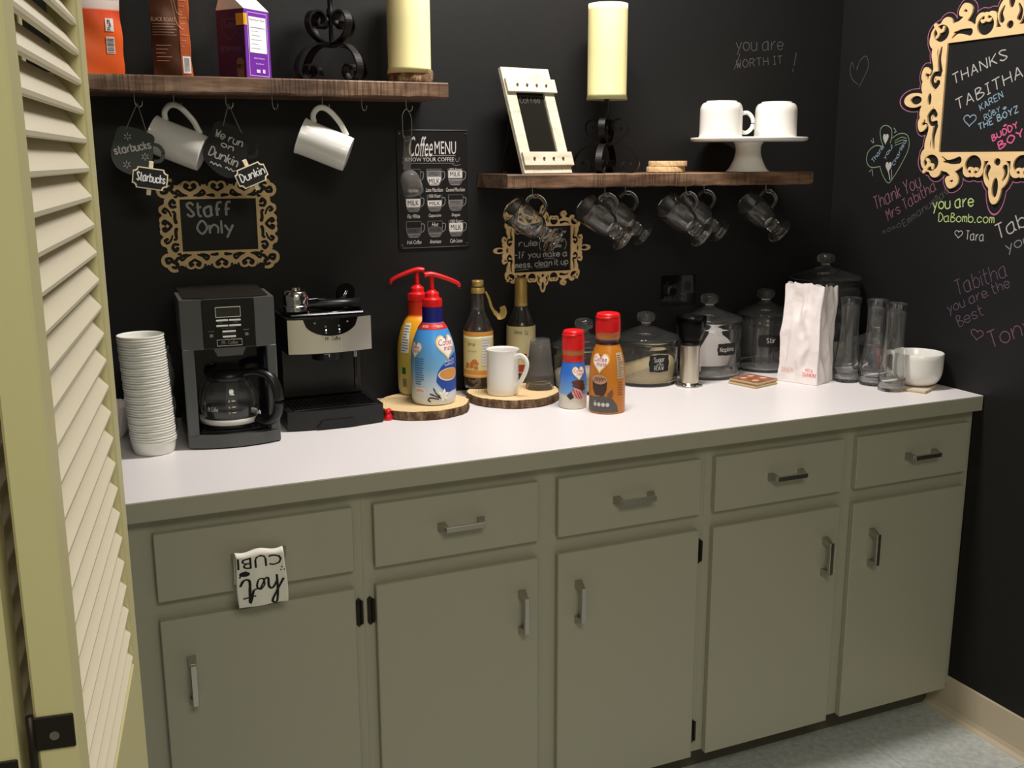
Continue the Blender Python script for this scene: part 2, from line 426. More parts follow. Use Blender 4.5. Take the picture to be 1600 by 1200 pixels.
# ================================================================== SETTING
H = 2.70
def wallbox(name, lo, hi, m, label):
    b = B(); b.box([(lo[i]+hi[i])/2 for i in range(3)], [hi[i]-lo[i] for i in range(3)])
    return struct(b.make(name, m), label, 'wall')
wall_back = wallbox('wall_back', (-2.6, 0, -0.05), (0.1, 0.1, H), M['wall'], 'black chalkboard painted wall behind the coffee counter')
wall_right = wallbox('wall_right', (0, -4.3, -0.05), (0.1, 0, H), M['wall'], 'black chalkboard wall at right covered in chalk messages')
wallbox('wall_left', (-2.7, -1.30, -0.05), (-2.33, 0, H), M['wall'], 'black wall at the left behind the louvered door')
wallbox('wall_side', (-3.6, -4.3, -0.05), (-3.5, -1.30, H), M['room'], 'cream wall of the room at the left')
wallbox('wall_front', (-3.6, -4.4, -0.05), (0.1, -4.3, H), M['room'], 'cream wall behind the camera')
wallbox('wall_jamb', (-3.6, -1.32, -0.05), (-2.34, -1.26, H), M['room'], 'cream wall beside the closet opening')
struct(B().box((-1.75, -2.1, H+0.05), (3.9, 4.6, 0.1)).make('ceiling', M['ceiling']), 'white ceiling', 'ceiling')
fl = struct(B().box((-1.75, -2.1, -0.054), (3.9, 4.6, 0.1)).make('floor', M['grout']), 'blue grey speckled vinyl tile floor', 'floor')
tm = None
for i in range(9):
    for j in range(11):
        if tm is None:
            o = B().box((0, 0, 0), (0.3035, 0.3035, 0.004), 0.0005).make('tile', M['floor'], fl); tm = o.data
        else:
            o = bpy.data.objects.new('tile', tm); COL.objects.link(o); o.parent = fl
        o.location = (-0.155-0.3048*i, -0.12-0.3048*j, -0.002)
# baseboard with a coved toe on the right wall
b = B(); pr = [(0, 0.111), (-0.003, 0.111), (-0.0045, 0.108), (-0.0045, 0.022), (-0.008, 0.010), (-0.016, 0.003), (-0.018, 0), (0, 0)]
ys = [-0.534, -4.3]
b.add([(x, y, z) for y in ys for x, z in pr], [tuple(range(8))[::-1], tuple(range(8, 16))]+[(i, (i+1) % 8, 8+(i+1) % 8, 8+i) for i in range(8)])
struct(b.make('baseboard_right', M['base']), 'cream vinyl baseboard along the black right wall', 'baseboard')

# ------------------------------------------------------------------ louvered bifold door
SD, CD = math.sin(0.145), math.cos(0.145)
DOOR = bpy.data.objects.new('door_1', None); COL.objects.link(DOOR)
struct(DOOR, 'cream louvered bifold closet door standing folded open at the left', 'door')
LX, LY = -2.141, -1.35
def door_panel(px, py, ang, Wd, nslat0=-18):
    """panel local frame: s runs toward the camera, t through the thickness (leftwards)"""
    sd, cd = math.sin(ang), math.cos(ang)
    mt = Matrix(((-sd, -cd, 0, px), (-cd, sd, 0, py), (0, 0, 1, 0), (0, 0, 0, 1)))
    th = 0.028; z0, z1 = 0.02, 2.25
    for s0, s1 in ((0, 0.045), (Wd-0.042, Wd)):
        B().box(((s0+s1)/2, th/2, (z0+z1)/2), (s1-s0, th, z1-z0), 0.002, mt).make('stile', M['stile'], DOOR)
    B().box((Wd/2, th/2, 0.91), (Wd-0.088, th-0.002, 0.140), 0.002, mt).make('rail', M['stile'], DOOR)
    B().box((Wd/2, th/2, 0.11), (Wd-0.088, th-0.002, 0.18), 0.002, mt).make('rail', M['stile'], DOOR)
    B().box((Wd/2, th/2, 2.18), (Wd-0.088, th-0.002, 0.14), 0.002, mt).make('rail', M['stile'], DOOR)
    c, s_ = math.cos(math.radians(55)), math.sin(math.radians(55))
    # slat: outer edge (t=-0.002) low, inner edge high
    Ln = 0.042; mid_z = 0.5*Ln*s_
    sl = B()
    rot = Matrix.Translation((Wd/2, th/2+0.001, 0)) @ Matrix.Rotation(math.radians(55), 4, 'X')
    sl.box((0, 0, 0), (Wd-0.087, Ln, 0.007), 0.0025, mt @ rot)
    me = sl.mesh('slat', M['slat'])
    zs = [1.6065-0.0283*k + 0.017 for k in range(-17, 60)]
    for z in zs:
        if 0.99 < z < 2.10 or 0.21 < z < 0.83:
            o = bpy.data.objects.new('slat', me); COL.objects.link(o); o.parent = DOOR; o.location = (0, 0, z)
    return mt
W1 = 0.442
m1 = door_panel(LX, LY, 0.145, W1)
# second panel, folded against the first one
e = Vector((LX-SD*W1-CD*0.0300, LY-CD*W1+SD*0.0300, 0))  # left corner of the near end of panel one
a2 = 0.105
n2 = e+Vector((-0.010, 0.0, 0))
m2 = door_panel(n2.x+math.sin(a2)*W1, n2.y+math.cos(a2)*W1, a2, W1)
for k, (mt, dz, t0, t1) in enumerate(((m1, 0, 0.001, 0.0285), (m2, -0.030, 0.001, 0.0255))):
    h = B().box((W1+0.0008, (t0+t1)/2, 1.125+dz), (0.0022, t1-t0, 0.027), 0.001, mt).make('hinge', M['hinge'], DOOR)
    B().cyl((W1+0.0022, (t0+t1)/2, 1.123+dz), 0.0035, 0.0012, 12, mt, axis='x').make('screw', M['steel'], h)
B().tube([m1 @ Vector((W1+0.001, 0.0305, 1.09)), m1 @ Vector((W1+0.001, 0.0305, 1.14))], 0.003, 8).make('hinge', M['hinge'], DOOR)

# ================================================================== CABINETS + WORKTOP
CZ = 0.9232; YF = -0.618; YFR = -0.600
def hex_hinge(parent, x, z):
    h = B().prism([(-0.006, -0.026), (0, -0.032), (0.006, -0.026), (0.006, 0.026), (0, 0.032), (-0.006, 0.026)], 0.003,
                  Matrix.Translation((x, YFR, z)) @ Matrix.Rotation(PI/2, 4, 'X')).make('hinge', M['hinge'], parent)
    B().cyl((x+0.0055, YFR-0.004, z), 0.0035, 0.05, 10).make('hinge_pin', M['hinge'], h)
    for dz in (-0.018, 0.018): B().cyl((x-0.001, YFR-0.0035, z+dz), 0.0025, 0.0015, 10, axis='y').make('screw', M['hinge'], h)
def pull(parent, cx, cz, L, vert, name='pull'):
    """square bar pull with two flared feet"""
    b = B(); so = 0.026; hb = 0.0045
    mt = Matrix.Translation((cx, YF, cz)) @ (Matrix.Rotation(PI/2, 4, 'Y') if vert else Matrix.Identity(4))
    b.box((0, -so, 0), (L, 0.008, 0.0115), 0.0008, mt)
    for sgn in (-1, 1):
        x1 = sgn*(L/2-0.004); x0 = sgn*(L/2+0.000)
        vs = []
        for y, hw, hh, xc in ((0.0, 0.009, 0.009, x0), (-0.004, 0.008, 0.008, x0), (-so+0.0045, 0.0048, 0.0050, x1), (-so+0.001, 0.0030, 0.0050, sgn*(L/2-0.006))):
            vs += [(xc-hw, y, -hh), (xc+hw, y, -hh), (xc+hw, y, hh), (xc-hw, y, hh)]
        fs = [(0, 1, 2, 3), (12, 15, 14, 13)]
        for k in range(3):
            for q in range(4): fs.append((k*4+q, k*4+(q+1) % 4, k*4+4+(q+1) % 4, k*4+4+q))
        b.add(vs, fs, mt)
    return b.make(name, M['steel'], parent)
DT, DB, OT, OB = 0.8525, 0.7175, 0.6781, 0.086
UN = [(-2.292, -1.670), (-1.670, -0.842), (-0.842, -0.002)]
DR = [(-2.071, -1.692), (-1.648, -1.280), (-1.232, -0.863), (-0.822, -0.444), (-0.400, -0.028)]
LBL = ['single grey base cabinet at the left end with a towel over its drawer pull',
       'middle double grey base cabinet below the creamers, with two drawers and two doors',
       'double grey base cabinet at the right end against the black wall']
DHX = [(-2.019, 0.549), (-1.321, 0.560), (-1.182, 0.559), (-0.487, 0.554), (-0.337, 0.554)]
DPX = [-1.880, -1.460, -1.044, -0.621, -0.192]
HG = {0: [(-1.682, 0.619), (-1.682, 0.15)], 1: [(-1.658, 0.619), (-1.658, 0.15)], 2: [(-0.8525, 0.620), (-0.8525, 0.147)]}
for u, (x0, x1) in enumerate(UN):
    cab = thing('base_cabinet', LBL[u], 'cabinet', ((x0+x1)/2, -0.3, 0)); cx = (x0+x1)/2
    class P0:   # children are built in world coordinates, so shift them back
        pass
    holder = cab; inv = Matrix.Translation((-cx, 0.3, 0))
    def mk(b, name, m, parent=cab):
        o = b.make(name, m, parent); return o
    off = Vector((-cx, 0.3, 0))
    b = B(); b.box((cx, -0.30, 0.4855), (x1-x0-0.001, 0.56, 0.793)); mk(b, 'body', M['cab']).location = off
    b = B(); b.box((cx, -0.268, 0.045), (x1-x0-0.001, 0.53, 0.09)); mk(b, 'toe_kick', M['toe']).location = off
    fb = B(); ds = [d for d in DR if x0-0.01 < d[0] < x1]
    # face frame: rails and stiles around the openings
    zt, zb = CZ-0.0400, 0.090
    fb.box((cx, -0.590, (zt+DT-0.012)/2), (x1-x0-0.0003, 0.02, zt-(DT-0.012)))
    fb.box((cx, -0.590, (DB+0.010+OT-0.010)/2), (x1-x0-0.0003, 0.02, (DB+0.010)-(OT-0.010)))
    fb.box((cx, -0.590, (OB+0.012+zb)/2), (x1-x0-0.0003, 0.02, OB+0.012-zb+0.0001))
    edges = [x0+0.00015]+[v for d in ds for v in (d[0]+0.010, d[1]-0.010)]+[x1-0.00015]
    for k in range(0, len(edges), 2):
        fb.box(((edges[k]+edges[k+1])/2, -0.5905, (zt+zb)/2), (max(edges[k+1]-edges[k], 0.001), 0.0195, zt-zb))
    mk(fb, 'face_frame', M['cab']).location = off
    for d in ds:
        i = DR.index(d)
        o = B().box(((d[0]+d[1])/2, (YF+YFR)/2, (DT+DB)/2), (d[1]-d[0], abs(YF-YFR)-0.0006, DT-DB), 0.0015).make('drawer', M['cab'], cab); o.location = off
        pull(o, DPX[i], 0.785, 0.088, False)
        o = B().box(((d[0]+d[1])/2, (YF+YFR)/2, (OT+OB)/2), (d[1]-d[0], abs(YF-YFR)-0.0006, OT-OB), 0.0018).make('door', M['cab'], cab); o.location = off
        pull(o, DHX[i][0], DHX[i][1], 0.084, True, 'door_handle')
        for hx, hz in HG.get(i, []): hex_hinge(o, hx, hz)
b = B(); b.box((-1.150, -0.3165, CZ-0.0197), (2.296, 0.629, 0.0394), 0.0015)
wt = tag(b.make('worktop', M['cab']), 'long worktop with white laminate surface and grey painted front edge over the cabinets', 'countertop')
B().box((-1.150, -0.3165, CZ+0.0002), (2.2945, 0.6275, 0.0012), 0.0004).make('laminate', M['top'], wt)
CZ = CZ+0.0009

# ================================================================== SHELVES
for nm, x0, x1, zb, zt, lb in (('s1', -2.29, -1.3175, 1.672, 1.7065, 'upper left rustic brown plank shelf holding coffee bags and candle'),
                             ('s2', -1.1686, -0.2418, 1.4615, 1.4955, 'lower right rustic brown plank shelf holding the cake stand')):
    b = B(); nx = 60
    ran = [random.uniform(-0.0012, 0.0012) for _ in range(nx+1)]
    rb_ = [random.uniform(-0.0014, 0.0010) for _ in range(nx+1)]
    vs = []
    for i in range(nx+1):
        x = x0+(x1-x0)*i/nx; f = ran[i]
        vs += [(x, -0.001, zb), (x, -0.194+f, zb+rb_[i]), (x, -0.1985+f, zb+0.003+rb_[i]), (x, -0.1985+f*0.5, zt-0.003), (x, -0.195, zt), (x, -0.001, zt)]
    fs = [(i*6+j, i*6+(j+1) % 6, i*6+6+(j+1) % 6, i*6+6+j) for i in range(nx) for j in range(6)]+[tuple(range(6)), tuple(nx*6+j for j in range(6))[::-1]]
    cx = (x0+x1)/2
    b.add(vs, fs, Matrix.Translation((-cx, 0, 0)))
    o = b.make('shelf', M['shelf'], None, (cx, 0, 0)); tag(o, lb, 'shelf')
    if nm == 's1': SHELF1 = o
    else: SHELF2 = o
def cup_hook(parent, x, y, ztop, L=0.030, yaw=0.0):
    """wire cup hook: shank, then an open J"""
    pts = [(0, 0, 0.006), (0, 0, -L*0.45)]
    for k in range(0, 10):
        a = math.radians(180-k*27); pts.append((0.006+0.006*math.cos(a), 0, -L*0.62+0.006*math.sin(a)*-1*-1))
    pts = [(0, 0, 0.006), (0, 0, -L*0.5), (0.001, 0, -L*0.72), (0.005, 0, -L*0.92), (0.010, 0, -L*0.95), (0.0145, 0, -L*0.8), (0.0155, 0, -L*0.55)]
    mt = Matrix.Translation((x-parent.location.x, y, ztop)) @ Matrix.Rotation(yaw, 4, 'Z')
    pp = [(p[0], p[2]) for p in pts]; pp = crom(pp, 4)
    B().tube([(a, 0, c) for a, c in pp], 0.0011, 6, mt).make('hook', M['steel'], parent)
for x in (-2.008, -1.924, -1.819, -1.718, -1.605, -1.513, -1.406): cup_hook(SHELF1, x, -0.112 if x == -1.924 else -0.15, 1.672, 0.030, random.uniform(-0.6, 0.6))
for x, y in ((-1.084, -0.16), (-0.878, -0.16), (-0.760, -0.06), (-0.632, -0.16), (-0.507, -0.06), (-0.348, -0.13)):
    cup_hook(SHELF2, x, y, 1.4615, 0.026, random.uniform(-0.5, 0.5))
# ================================================================== WALL DECOR
mpB = lambda x, z: (x, -0.0004, z)
mpR = lambda s, t: (-0.0004, -s, t)
def chalk(parent, m, items, mp, label=None, name='chalk_writing'):
    b = B()
    for it in items:
        if it[0] == 'h': hand(b, it[1], it[2], it[3], it[4], it[5], mp)
        elif it[0] == 'l': line2(b, it[1], it[2], mp)
        elif it[0] == 'H': heart2(b, *it[1], mp, it[2])
        elif it[0] == 'F': heart2(b, *it[1], mp)
    o = b.make(name, M[m], parent)
    if label: o['label'] = label
    return o
# --- ornate cut plywood frames ---------------------------------------------------
def mir(pts, sx=1, sy=1): return [(p[0]*sx, p[1]*sy) for p in pts]
def design_a(step=0.8):
    a, b_ = 84.5, 61.0
    s = SDF(165, 134, step)
    s.add(s.d_box(-a-13, -b_-10, a+13, b_+10))
    # bottom/top centre finial
    s.add(s.d_ell(0, b_+24, 17, 18)); s.add(s.d_ell(0, b_+38, 8.5, 19))
    # C scrolls
    s.add(s.d_ell(33, b_+13, 15, 14)); s.add(s.d_ell(33+6, b_+20, 8, 8)); s.add(s.d_ell(33-7, b_+20, 8, 8))
    # swash + curl
    s.add(s.d_stroke([(50, b_+10), (62, b_+17), (78, b_+16), (86, b_+8)], 6, 4))
    s.add(s.d_stroke([(74, b_+16), (62, b_+24), (56, b_+33), (64, b_+38), (69, b_+31), (63, b_+29)], 4, 2.6))
    # corner
    s.add(s.d_ell(a+10, b_+10, 17, 13)); s.add(s.d_ell(a+4, b_+20, 9, 9)); s.add(s.d_ell(a+19, b_+5, 9, 10))
    # side swash and curl
    s.add(s.d_stroke([(a+16, b_+4), (a+19, b_-10), (a+15, b_-26), (a+18, b_-38)], 4.5, 3.5))
    s.add(s.d_stroke([(a+17, b_-34), (a+24, b_-41), (a+33, b_-36), (a+31, b_-27), (a+25, b_-30)], 3.8, 2.6))
    # side centre
    s.add(s.d_ell(a+24, 15, 11, 12)); s.add(s.d_ell(a+22, 0, 16, 10)); s.add(s.d_ell(a+45, 0, 16, 8.5))
    # openings
    s.F0 = s.F.copy(); s.cut(s.d_box(-a, -b_, a, b_), 0)
    s.cut(s.d_ell(0, b_+11, 4, 4), 0.2); s.cut(s.d_ell(0, b_+39, 4.0, 11), 0)
    s.cut(s.d_stroke([(11.5, b_+17), (13, b_+24), (9.5, b_+31)], 3.4, 1.0), 0)
    # C scroll: round opening with two curls growing in from the outside
    s.cut(s.d_ell(33, b_+14, 11.5, 10.5), 0)
    s.add(s.d_stroke([(33, b_+26), (33, b_+21), (29, b_+18.5), (26.5, b_+20)], 1.9, 1.4)); s.add(s.d_stroke([(33, b_+26), (33, b_+21), (37, b_+18), (39, b_+19.5)], 1.9, 1.4))
    s.cut(s.d_stroke([(54, b_+9), (62, b_+10.5), (71, b_+10.5), (79, b_+5)], 4.2, 0.8), 0)
    s.cut(s.d_ell(a+11, b_+12, 11.5, 9.5), 0)
    s.add(s.d_stroke([(a+21, b_+22), (a+15, b_+15), (a+9, b_+15), (a+8, b_+18.5)], 2.2, 1.5)); s.add(s.d_stroke([(a+18, b_+18), (a+15, b_+12), (a+18, b_+8)], 1.9, 1.4))
    s.cut(s.d_stroke([(a+8.5, b_-4), (a+10.5, b_-17), (a+8, b_-30)], 1.2, 3.6), 0)
    s.cut(s.d_stroke([(a+8, 27), (a+16, 28), (a+19.5, 20), (a+14, 14), (a+10, 18)], 2.6, 3.4, k=4), 0)
    s.cut(s.d_ell(a+21, 0, 3, 7), 0); s.cut(s.d_ell(a+42, 0, 9, 5), 0)
    s.cut(s.d_ell(a+26, 26, 1.4, 3.6), 0)
    return s
def design_b(step=0.8):
    a, b_ = 87.5, 60.5
    s = SDF(152, 122, step)
    s.add(s.d_box(-a-33, -b_-30, a+33, b_+30))
    for cx in (0, 62):
        for d in (-9, 9): s.add(s.d_ell(cx+d, b_+31, 12, 11))
    s.add(s.d_box(26, b_+20, 36, b_+38)); s.add(s.d_box(84, b_+20, 93, b_+38))
    for cy in (0, 13, 37): s.add(s.d_ell(a+35, cy, 13, 13))
    s.add(s.d_box(a+20, 50, a+38, 60))
    s.add(s.d_ell(a+33, b_+20, 17, 17)); s.add(s.d_ell(a+21, b_+33, 16, 15))
    s.cut(s.d_box(-a, -b_, a, b_), 0)
    s.cut(s.d_ell(31, b_+40, 5, 6)); s.cut(s.d_ell(a+43, 56, 8, 8)); s.cut(s.d_ell(a+5, b_+41, 8, 8))
    s.cut(s.d_ell(a+48, 25, 5, 4.5))
    for cx in (0, 62):
        for d in (-1, 1):
            s.cut(s.d_stroke([(cx+d*5, b_+31), (cx+d*9.5, b_+34), (cx+d*12, b_+28), (cx+d*6, b_+23.5), (cx, b_+20)], 2.6, 2.2, k=4))
            if cx: s.cut(s.d_stroke([(cx+d*8, b_+8), (cx+d*18, b_+12), (cx+d*28, b_+20), (cx+d*32, b_+13), (cx+d*25, b_+10)], 1.2, 3.2, k=4)); s.cut(s.d_ell(cx+d*19, b_+9, 7, 3.2))
        if not cx:
            s.cut(s.d_stroke([(10, b_+8), (20, b_+9), (24, b_+9)], 3, 1.2)); s.cut(s.d_ell(14, b_+9, 6, 3))
    # sides
    s.cut(s.d_stroke([(a+22, 0), (a+27, 6), (a+36, 12), (a+40, 7), (a+35, 4)], 2.8, 2.6, k=4))
    s.cut(s.d_stroke([(a+21, 23), (a+25, 33), (a+33, 40), (a+38, 34), (a+33, 31)], 1.2, 3.0, k=4))
    s.cut(s.d_stroke([(a+11, 8), (a+13, 16), (a+12, 28)], 3.4, 2.6)); s.cut(s.d_ell(a+15, 32, 3, 2))
    s.cut(s.d_stroke([(a+10, 44), (a+18, 43), (a+22, 51), (a+16, 58), (a+12, 53)], 2.4, 3.6, k=4)); s.cut(s.d_ell(a+8, 66, 3.4, 2))
    # corners
    s.cut(s.d_stroke([(a+12, b_+15), (a+22, b_+24), (a+28, b_+16), (a+38, b_+16), (a+36, b_+25), (a+31, b_+24)], 3.0, 3.0, k=4))
    s.cut(s.d_stroke([(a+20, b_+24), (a+14, b_+30), (a+18, b_+37), (a+25, b_+35)], 4.0, 2.4, k=4))
    return s
DA = design_a(); DB_ = design_b()
def frame_obj(name, s, scale, mp3, mt, label, cat, th, parent=None):
    b = B(); plate(b, s.xs, s.ys, s.F, mp3, scale)
    o = b.make(name, mt, parent)
    return tag(o, label, cat) if not parent else o
# staff frame on the back wall
cx, cz = -1.8285, 1.383
ang = -0.004
def mpS(x, y, t): return (cx+x, -0.0065+0.0055*t, cz+y)
frame_obj('ornate_frame', DB_, 0.001, mpS, M['ply'], 'ornate scroll cut wooden frame around the words Staff Only, on the black wall', 'frame', 0.004)
# coffee bar rule frame
cx2, cz2 = -0.9815, 1.294
def mpC(x, y, t): return (cx2+x, -0.0065+0.0055*t, cz2+y)
frame_obj('ornate_frame', DA, 0.001, mpC, M['ply'], 'small ornate wooden frame around the coffee bar rule, behind the hanging glass mugs', 'frame', 0.004)
# large frame on the right wall
cs3, cz3 = 0.607, 1.685; SC3 = 2.28
def mpF(x, y, t): return (-0.0065+0.0055*t, -(cs3+x), cz3+y)
frame_obj('ornate_frame', DA, 0.001*SC3, mpF, M['ply'], 'large ornate wooden frame around thank you writing on the right wall', 'frame', 0.006)
# pink chalk outline around the large frame
b = B(); plate(b, DA.xs, DA.ys, np.abs(DA.F0-5.0)-0.45, lambda x, y, t: (-0.0005, -(cs3+x), cz3+y), 0.001*SC3, False)
o = b.make('chalk_outline', M['pink'], wall_right); o['label'] = 'pink chalk outline following the large frame'

# handwriting on the back wall
chalk(wall_back, 'chalk', [('h', 'Staff', (-1.900, 1.404), (-1.799, 1.404), 0.031, 0.0056), ('h', 'Only', (-1.878, 1.363), (-1.797, 1.362), 0.030, 0.0052)], mpB, 'handwritten words Staff Only')
chalk(wall_back, 'chalkdd', [('h', 'you are', (-0.376, 1.830), (-0.213, 1.838), 0.034, 0.0026), ('h', 'WORTH IT', (-0.372, 1.782), (-0.212, 1.800), 0.022, 0.0028),
                            ('l', [(-0.362, 1.822), (-0.368, 1.805), (-0.380, 1.778)], 0.0022), ('l', [(-0.165, 1.832), (-0.170, 1.795)], 0.003), ('l', [(-0.173, 1.787), (-0.174, 1.778)], 0.003)], mpB, 'faint handwritten words you are worth it')
chalk(wall_back, 'chalk', [('h', 'Coffee bar', (-1.060, 1.336), (-0.922, 1.336), 0.015, 0.0022), ('h', 'rule', (-1.050, 1.303), (-0.996, 1.303), 0.016, 0.0026),
                          ('h', 'life', (-0.948, 1.312), (-0.917, 1.312), 0.011, 0.0016), ('h', 'rule', (-0.952, 1.297), (-0.924, 1.297), 0.010, 0.0016),
                          ('l', [(-0.985, 1.318), (-0.990, 1.304), (-0.985, 1.291)], 0.0016), ('l', [(-0.914, 1.320), (-0.908, 1.306), (-0.914, 1.290)], 0.0016),
                          ('h', '-If you make a', (-1.062, 1.272), (-0.906, 1.272), 0.0155, 0.0026),
                          ('h', 'mess, clean it up', (-1.061, 1.245), (-0.903, 1.250), 0.0155, 0.0026),
                          ('l', [(-1.058, 1.239), (-1.022, 1.241)], 0.0014), ('l', [(-0.998, 1.243), (-0.960, 1.245)], 0.0014), ('l', [(-0.975, 1.267), (-0.945, 1.268)], 0.0014), ('F', (-0.913, 1.338, 0.008, 0.008))], mpB, 'handwritten coffee bar rule')
# handwriting on the right wall (s = distance from the corner)
chalk(wall_right, 'chalkdd', [('l', [(0.060, 1.790), (0.052, 1.806), (0.046, 1.795), (0.046, 1.778), (0.058, 1.757), (0.083, 1.741)], 0.002),
                              ('l', [(0.074, 1.783), (0.083, 1.806), (0.106, 1.819), (0.118, 1.803), (0.117, 1.780), (0.088, 1.735)], 0.002), ('l', [(0.074, 1.783), (0.074, 1.792)], 0.003)], mpR, 'faint chalk heart near the corner', 'chalk_drawing')
chalk(wall_right, 'pinkd', [('h', 'Thank You', (0.190, 1.385), (0.356, 1.455), 0.038, 0.0030), ('h', 'Mrs Tabitha', (0.243, 1.357), (0.412, 1.448), 0.030, 0.0026)], mpR, 'dull pink handwriting, thank you Mrs Tabitha')
chalk(wall_right, 'chalkdd', [('h', 'Emmanuella#', (0.305, 1.342), (0.458, 1.440), 0.020, 0.0018), ('h', 'xoxo', (0.225, 1.317), (0.292, 1.343), 0.014, 0.0016)], mpR, 'faint small handwriting')
chalk(wall_right, 'green', [('h', 'you are', (0.404, 1.394), (0.540, 1.409), 0.030, 0.0036), ('h', 'DaBomb.com', (0.428, 1.364), (0.610, 1.369), 0.022, 0.0026)], mpR, 'pale green handwriting, you are da bomb')
chalk(wall_right, 'chalk', [('h', 'Tara', (0.525, 1.322), (0.583, 1.322), 0.023, 0.0024), ('H', (0.500, 1.335, 0.026, 0.022), 0.0022)], mpR, 'handwritten Tara with a heart')
chalk(wall_right, 'chalk', [('h', 'Tabitha', (0.629, 1.330), (0.800, 1.412), 0.036, 0.0034)], mpR)
chalk(wall_right, 'chalkd', [('h', 'you are', (0.658, 1.300), (0.815, 1.365), 0.026, 0.0028)], mpR)
chalk(wall_right, 'mauve', [('h', 'Tabitha', (0.515, 1.174), (0.668, 1.240), 0.040, 0.0024), ('h', 'you are the', (0.490, 1.122), (0.678, 1.214), 0.026, 0.0024), ('h', 'Best', (0.530, 1.090), (0.606, 1.134), 0.030, 0.0024),
                            ('h', "''", (0.608, 1.165), (0.622, 1.172), 0.016, 0.003)], mpR, 'mauve handwriting, Tabitha you are the best')
chalk(wall_right, 'pinkd', [('H', (0.590, 1.080, 0.040, 0.030), 0.0024), ('h', 'Tonya', (0.640, 1.050), (0.800, 1.135), 0.044, 0.003)], mpR, 'dull pink heart and name')
chalk(wall_right, 'chalk', [('h', 'THANKS', (0.440, 1.719), (0.603, 1.770), 0.026, 0.0032), ('h', 'TABITHA', (0.460, 1.653), (0.655, 1.724), 0.028, 0.0032)], mpR, 'white handwriting, thanks Tabitha')
chalk(wall_right, 'bluec', [('h', 'KAREN', (0.536, 1.648), (0.602, 1.678), 0.017, 0.0024), ('h', '+', (0.562, 1.642), (0.568, 1.644), 0.009, 0.0018), ('h', 'RUBY', (0.552, 1.625), (0.598, 1.644), 0.013, 0.002),
                            ('h', '+', (0.606, 1.644), (0.617, 1.648), 0.012, 0.0034), ('h', 'THE BOYZ', (0.537, 1.600), (0.652, 1.641), 0.016, 0.003), ('H', (0.504, 1.627, 0.040, 0.032), 0.0028)], mpR, 'blue handwriting with a heart')
chalk(wall_right, 'hot', [('h', '+', (0.612, 1.604), (0.622, 1.607), 0.009, 0.0034), ('h', 'BUDDY', (0.583, 1.572), (0.655, 1.604), 0.015, 0.0036), ('h', 'BOY', (0.606, 1.552), (0.675, 1.584), 0.018, 0.004)], mpR, 'hot pink handwriting')
# butterfly/flower drawing
fl_ = [('l', [(0.204, 1.560), (0.190, 1.585), (0.186, 1.612), (0.205, 1.622), (0.228, 1.612), (0.232, 1.590), (0.228, 1.572)], 0.0026),
       ('l', [(0.232, 1.585), (0.262, 1.598), (0.292, 1.592), (0.300, 1.560), (0.280, 1.520), (0.250, 1.478), (0.232, 1.462), (0.210, 1.480), (0.195, 1.505)], 0.0024),
       ('l', [(0.200, 1.563), (0.170, 1.566), (0.142, 1.548), (0.140, 1.520), (0.160, 1.505), (0.196, 1.508)], 0.003)]
chalk(wall_right, 'greend', fl_+[('l', [(0.245, 1.578), (0.270, 1.588), (0.290, 1.584)], 0.002), ('l', [(0.245, 1.572), (0.272, 1.580), (0.292, 1.578)], 0.002), ('l', [(0.247, 1.566), (0.275, 1.573)], 0.002)], mpR, 'green chalk flower outline', 'chalk_drawing')
chalk(wall_right, 'chalk', [('F', (0.209, 1.586, 0.022, 0.034)), ('F', (0.228, 1.508, 0.024, 0.034)), ('l', [(0.228, 1.500), (0.238, 1.470)], 0.003), ('l', [(0.240, 1.500), (0.245, 1.472)], 0.0016),
                            ('l', [(0.238, 1.614), (0.248, 1.604), (0.240, 1.602)], 0.0014), ('l', [(0.150, 1.582), (0.162, 1.574), (0.158, 1.588)], 0.0014), ('l', [(0.152, 1.492), (0.164, 1.498), (0.168, 1.480)], 0.0014)], mpR, 'white chalk hearts in the flower', 'chalk_drawing')
chalk(wall_right, 'bluec', [('h', 'Thank', (0.168, 1.518), (0.205, 1.560), 0.013, 0.002), ('h', 'you!', (0.212, 1.528), (0.240, 1.562), 0.011, 0.0018), ('h', 'Charlisa', (0.250, 1.510), (0.290, 1.578), 0.011, 0.0018)], mpR, 'blue handwriting inside the flower')

# --- tin coffee menu sign ---------------------------------------------------------
mx0, mx1, mz0, mz1 = -1.386, -1.1925, 1.308, 1.606
cxm, czm = (mx0+mx1)/2, (mz0+mz1)/2
sign = thing('menu_sign', 'black tin coffee menu sign with white cup drawings on the wall', 'sign', (cxm, -0.0008, czm))
b = B(); b.box((0, -0.001, 0), (mx1-mx0, 0.0016, mz1-mz0), 0.0006)
b.make('panel', mat('tin_sign_black', srgb(26, 24, 24), 0.35), sign)
b = B(); w_, h_ = (mx1-mx0)/2-0.002, (mz1-mz0)/2-0.002
cr = []
for sx, sz, a0 in ((1, 1, 0), (-1, 1, 90), (-1, -1, 180), (1, -1, 270)):
    for k in range(5):
        a = math.radians(a0+k*22.5); cr.append((sx*(w_-0.008)+0.008*math.cos(a), -0.0022, sz*(h_-0.008)+0.008*math.sin(a)))
b.tube(cr, 0.0013, 6, closed=True); b.make('rolled_edge', mat('tin_edge', srgb(46, 44, 44), 0.3), sign)
b = B()
for sx in (-1, 1):
    for sz in (-1, 1): b.cyl((sx*(w_-0.006), -0.0028, sz*(h_-0.008)), 0.0022, 0.0015, 10, axis='y')
b.make('nail', M['steel'], sign)
mpM = lambda x, z: (x, -0.0022, z)
w1 = B(); g1 = B(); d1 = B()
printed(w1, 'Coffee', -0.064, 0.082, -0.001, 0.132, mpM, 0.0, 0.35)
w1.add([], [])
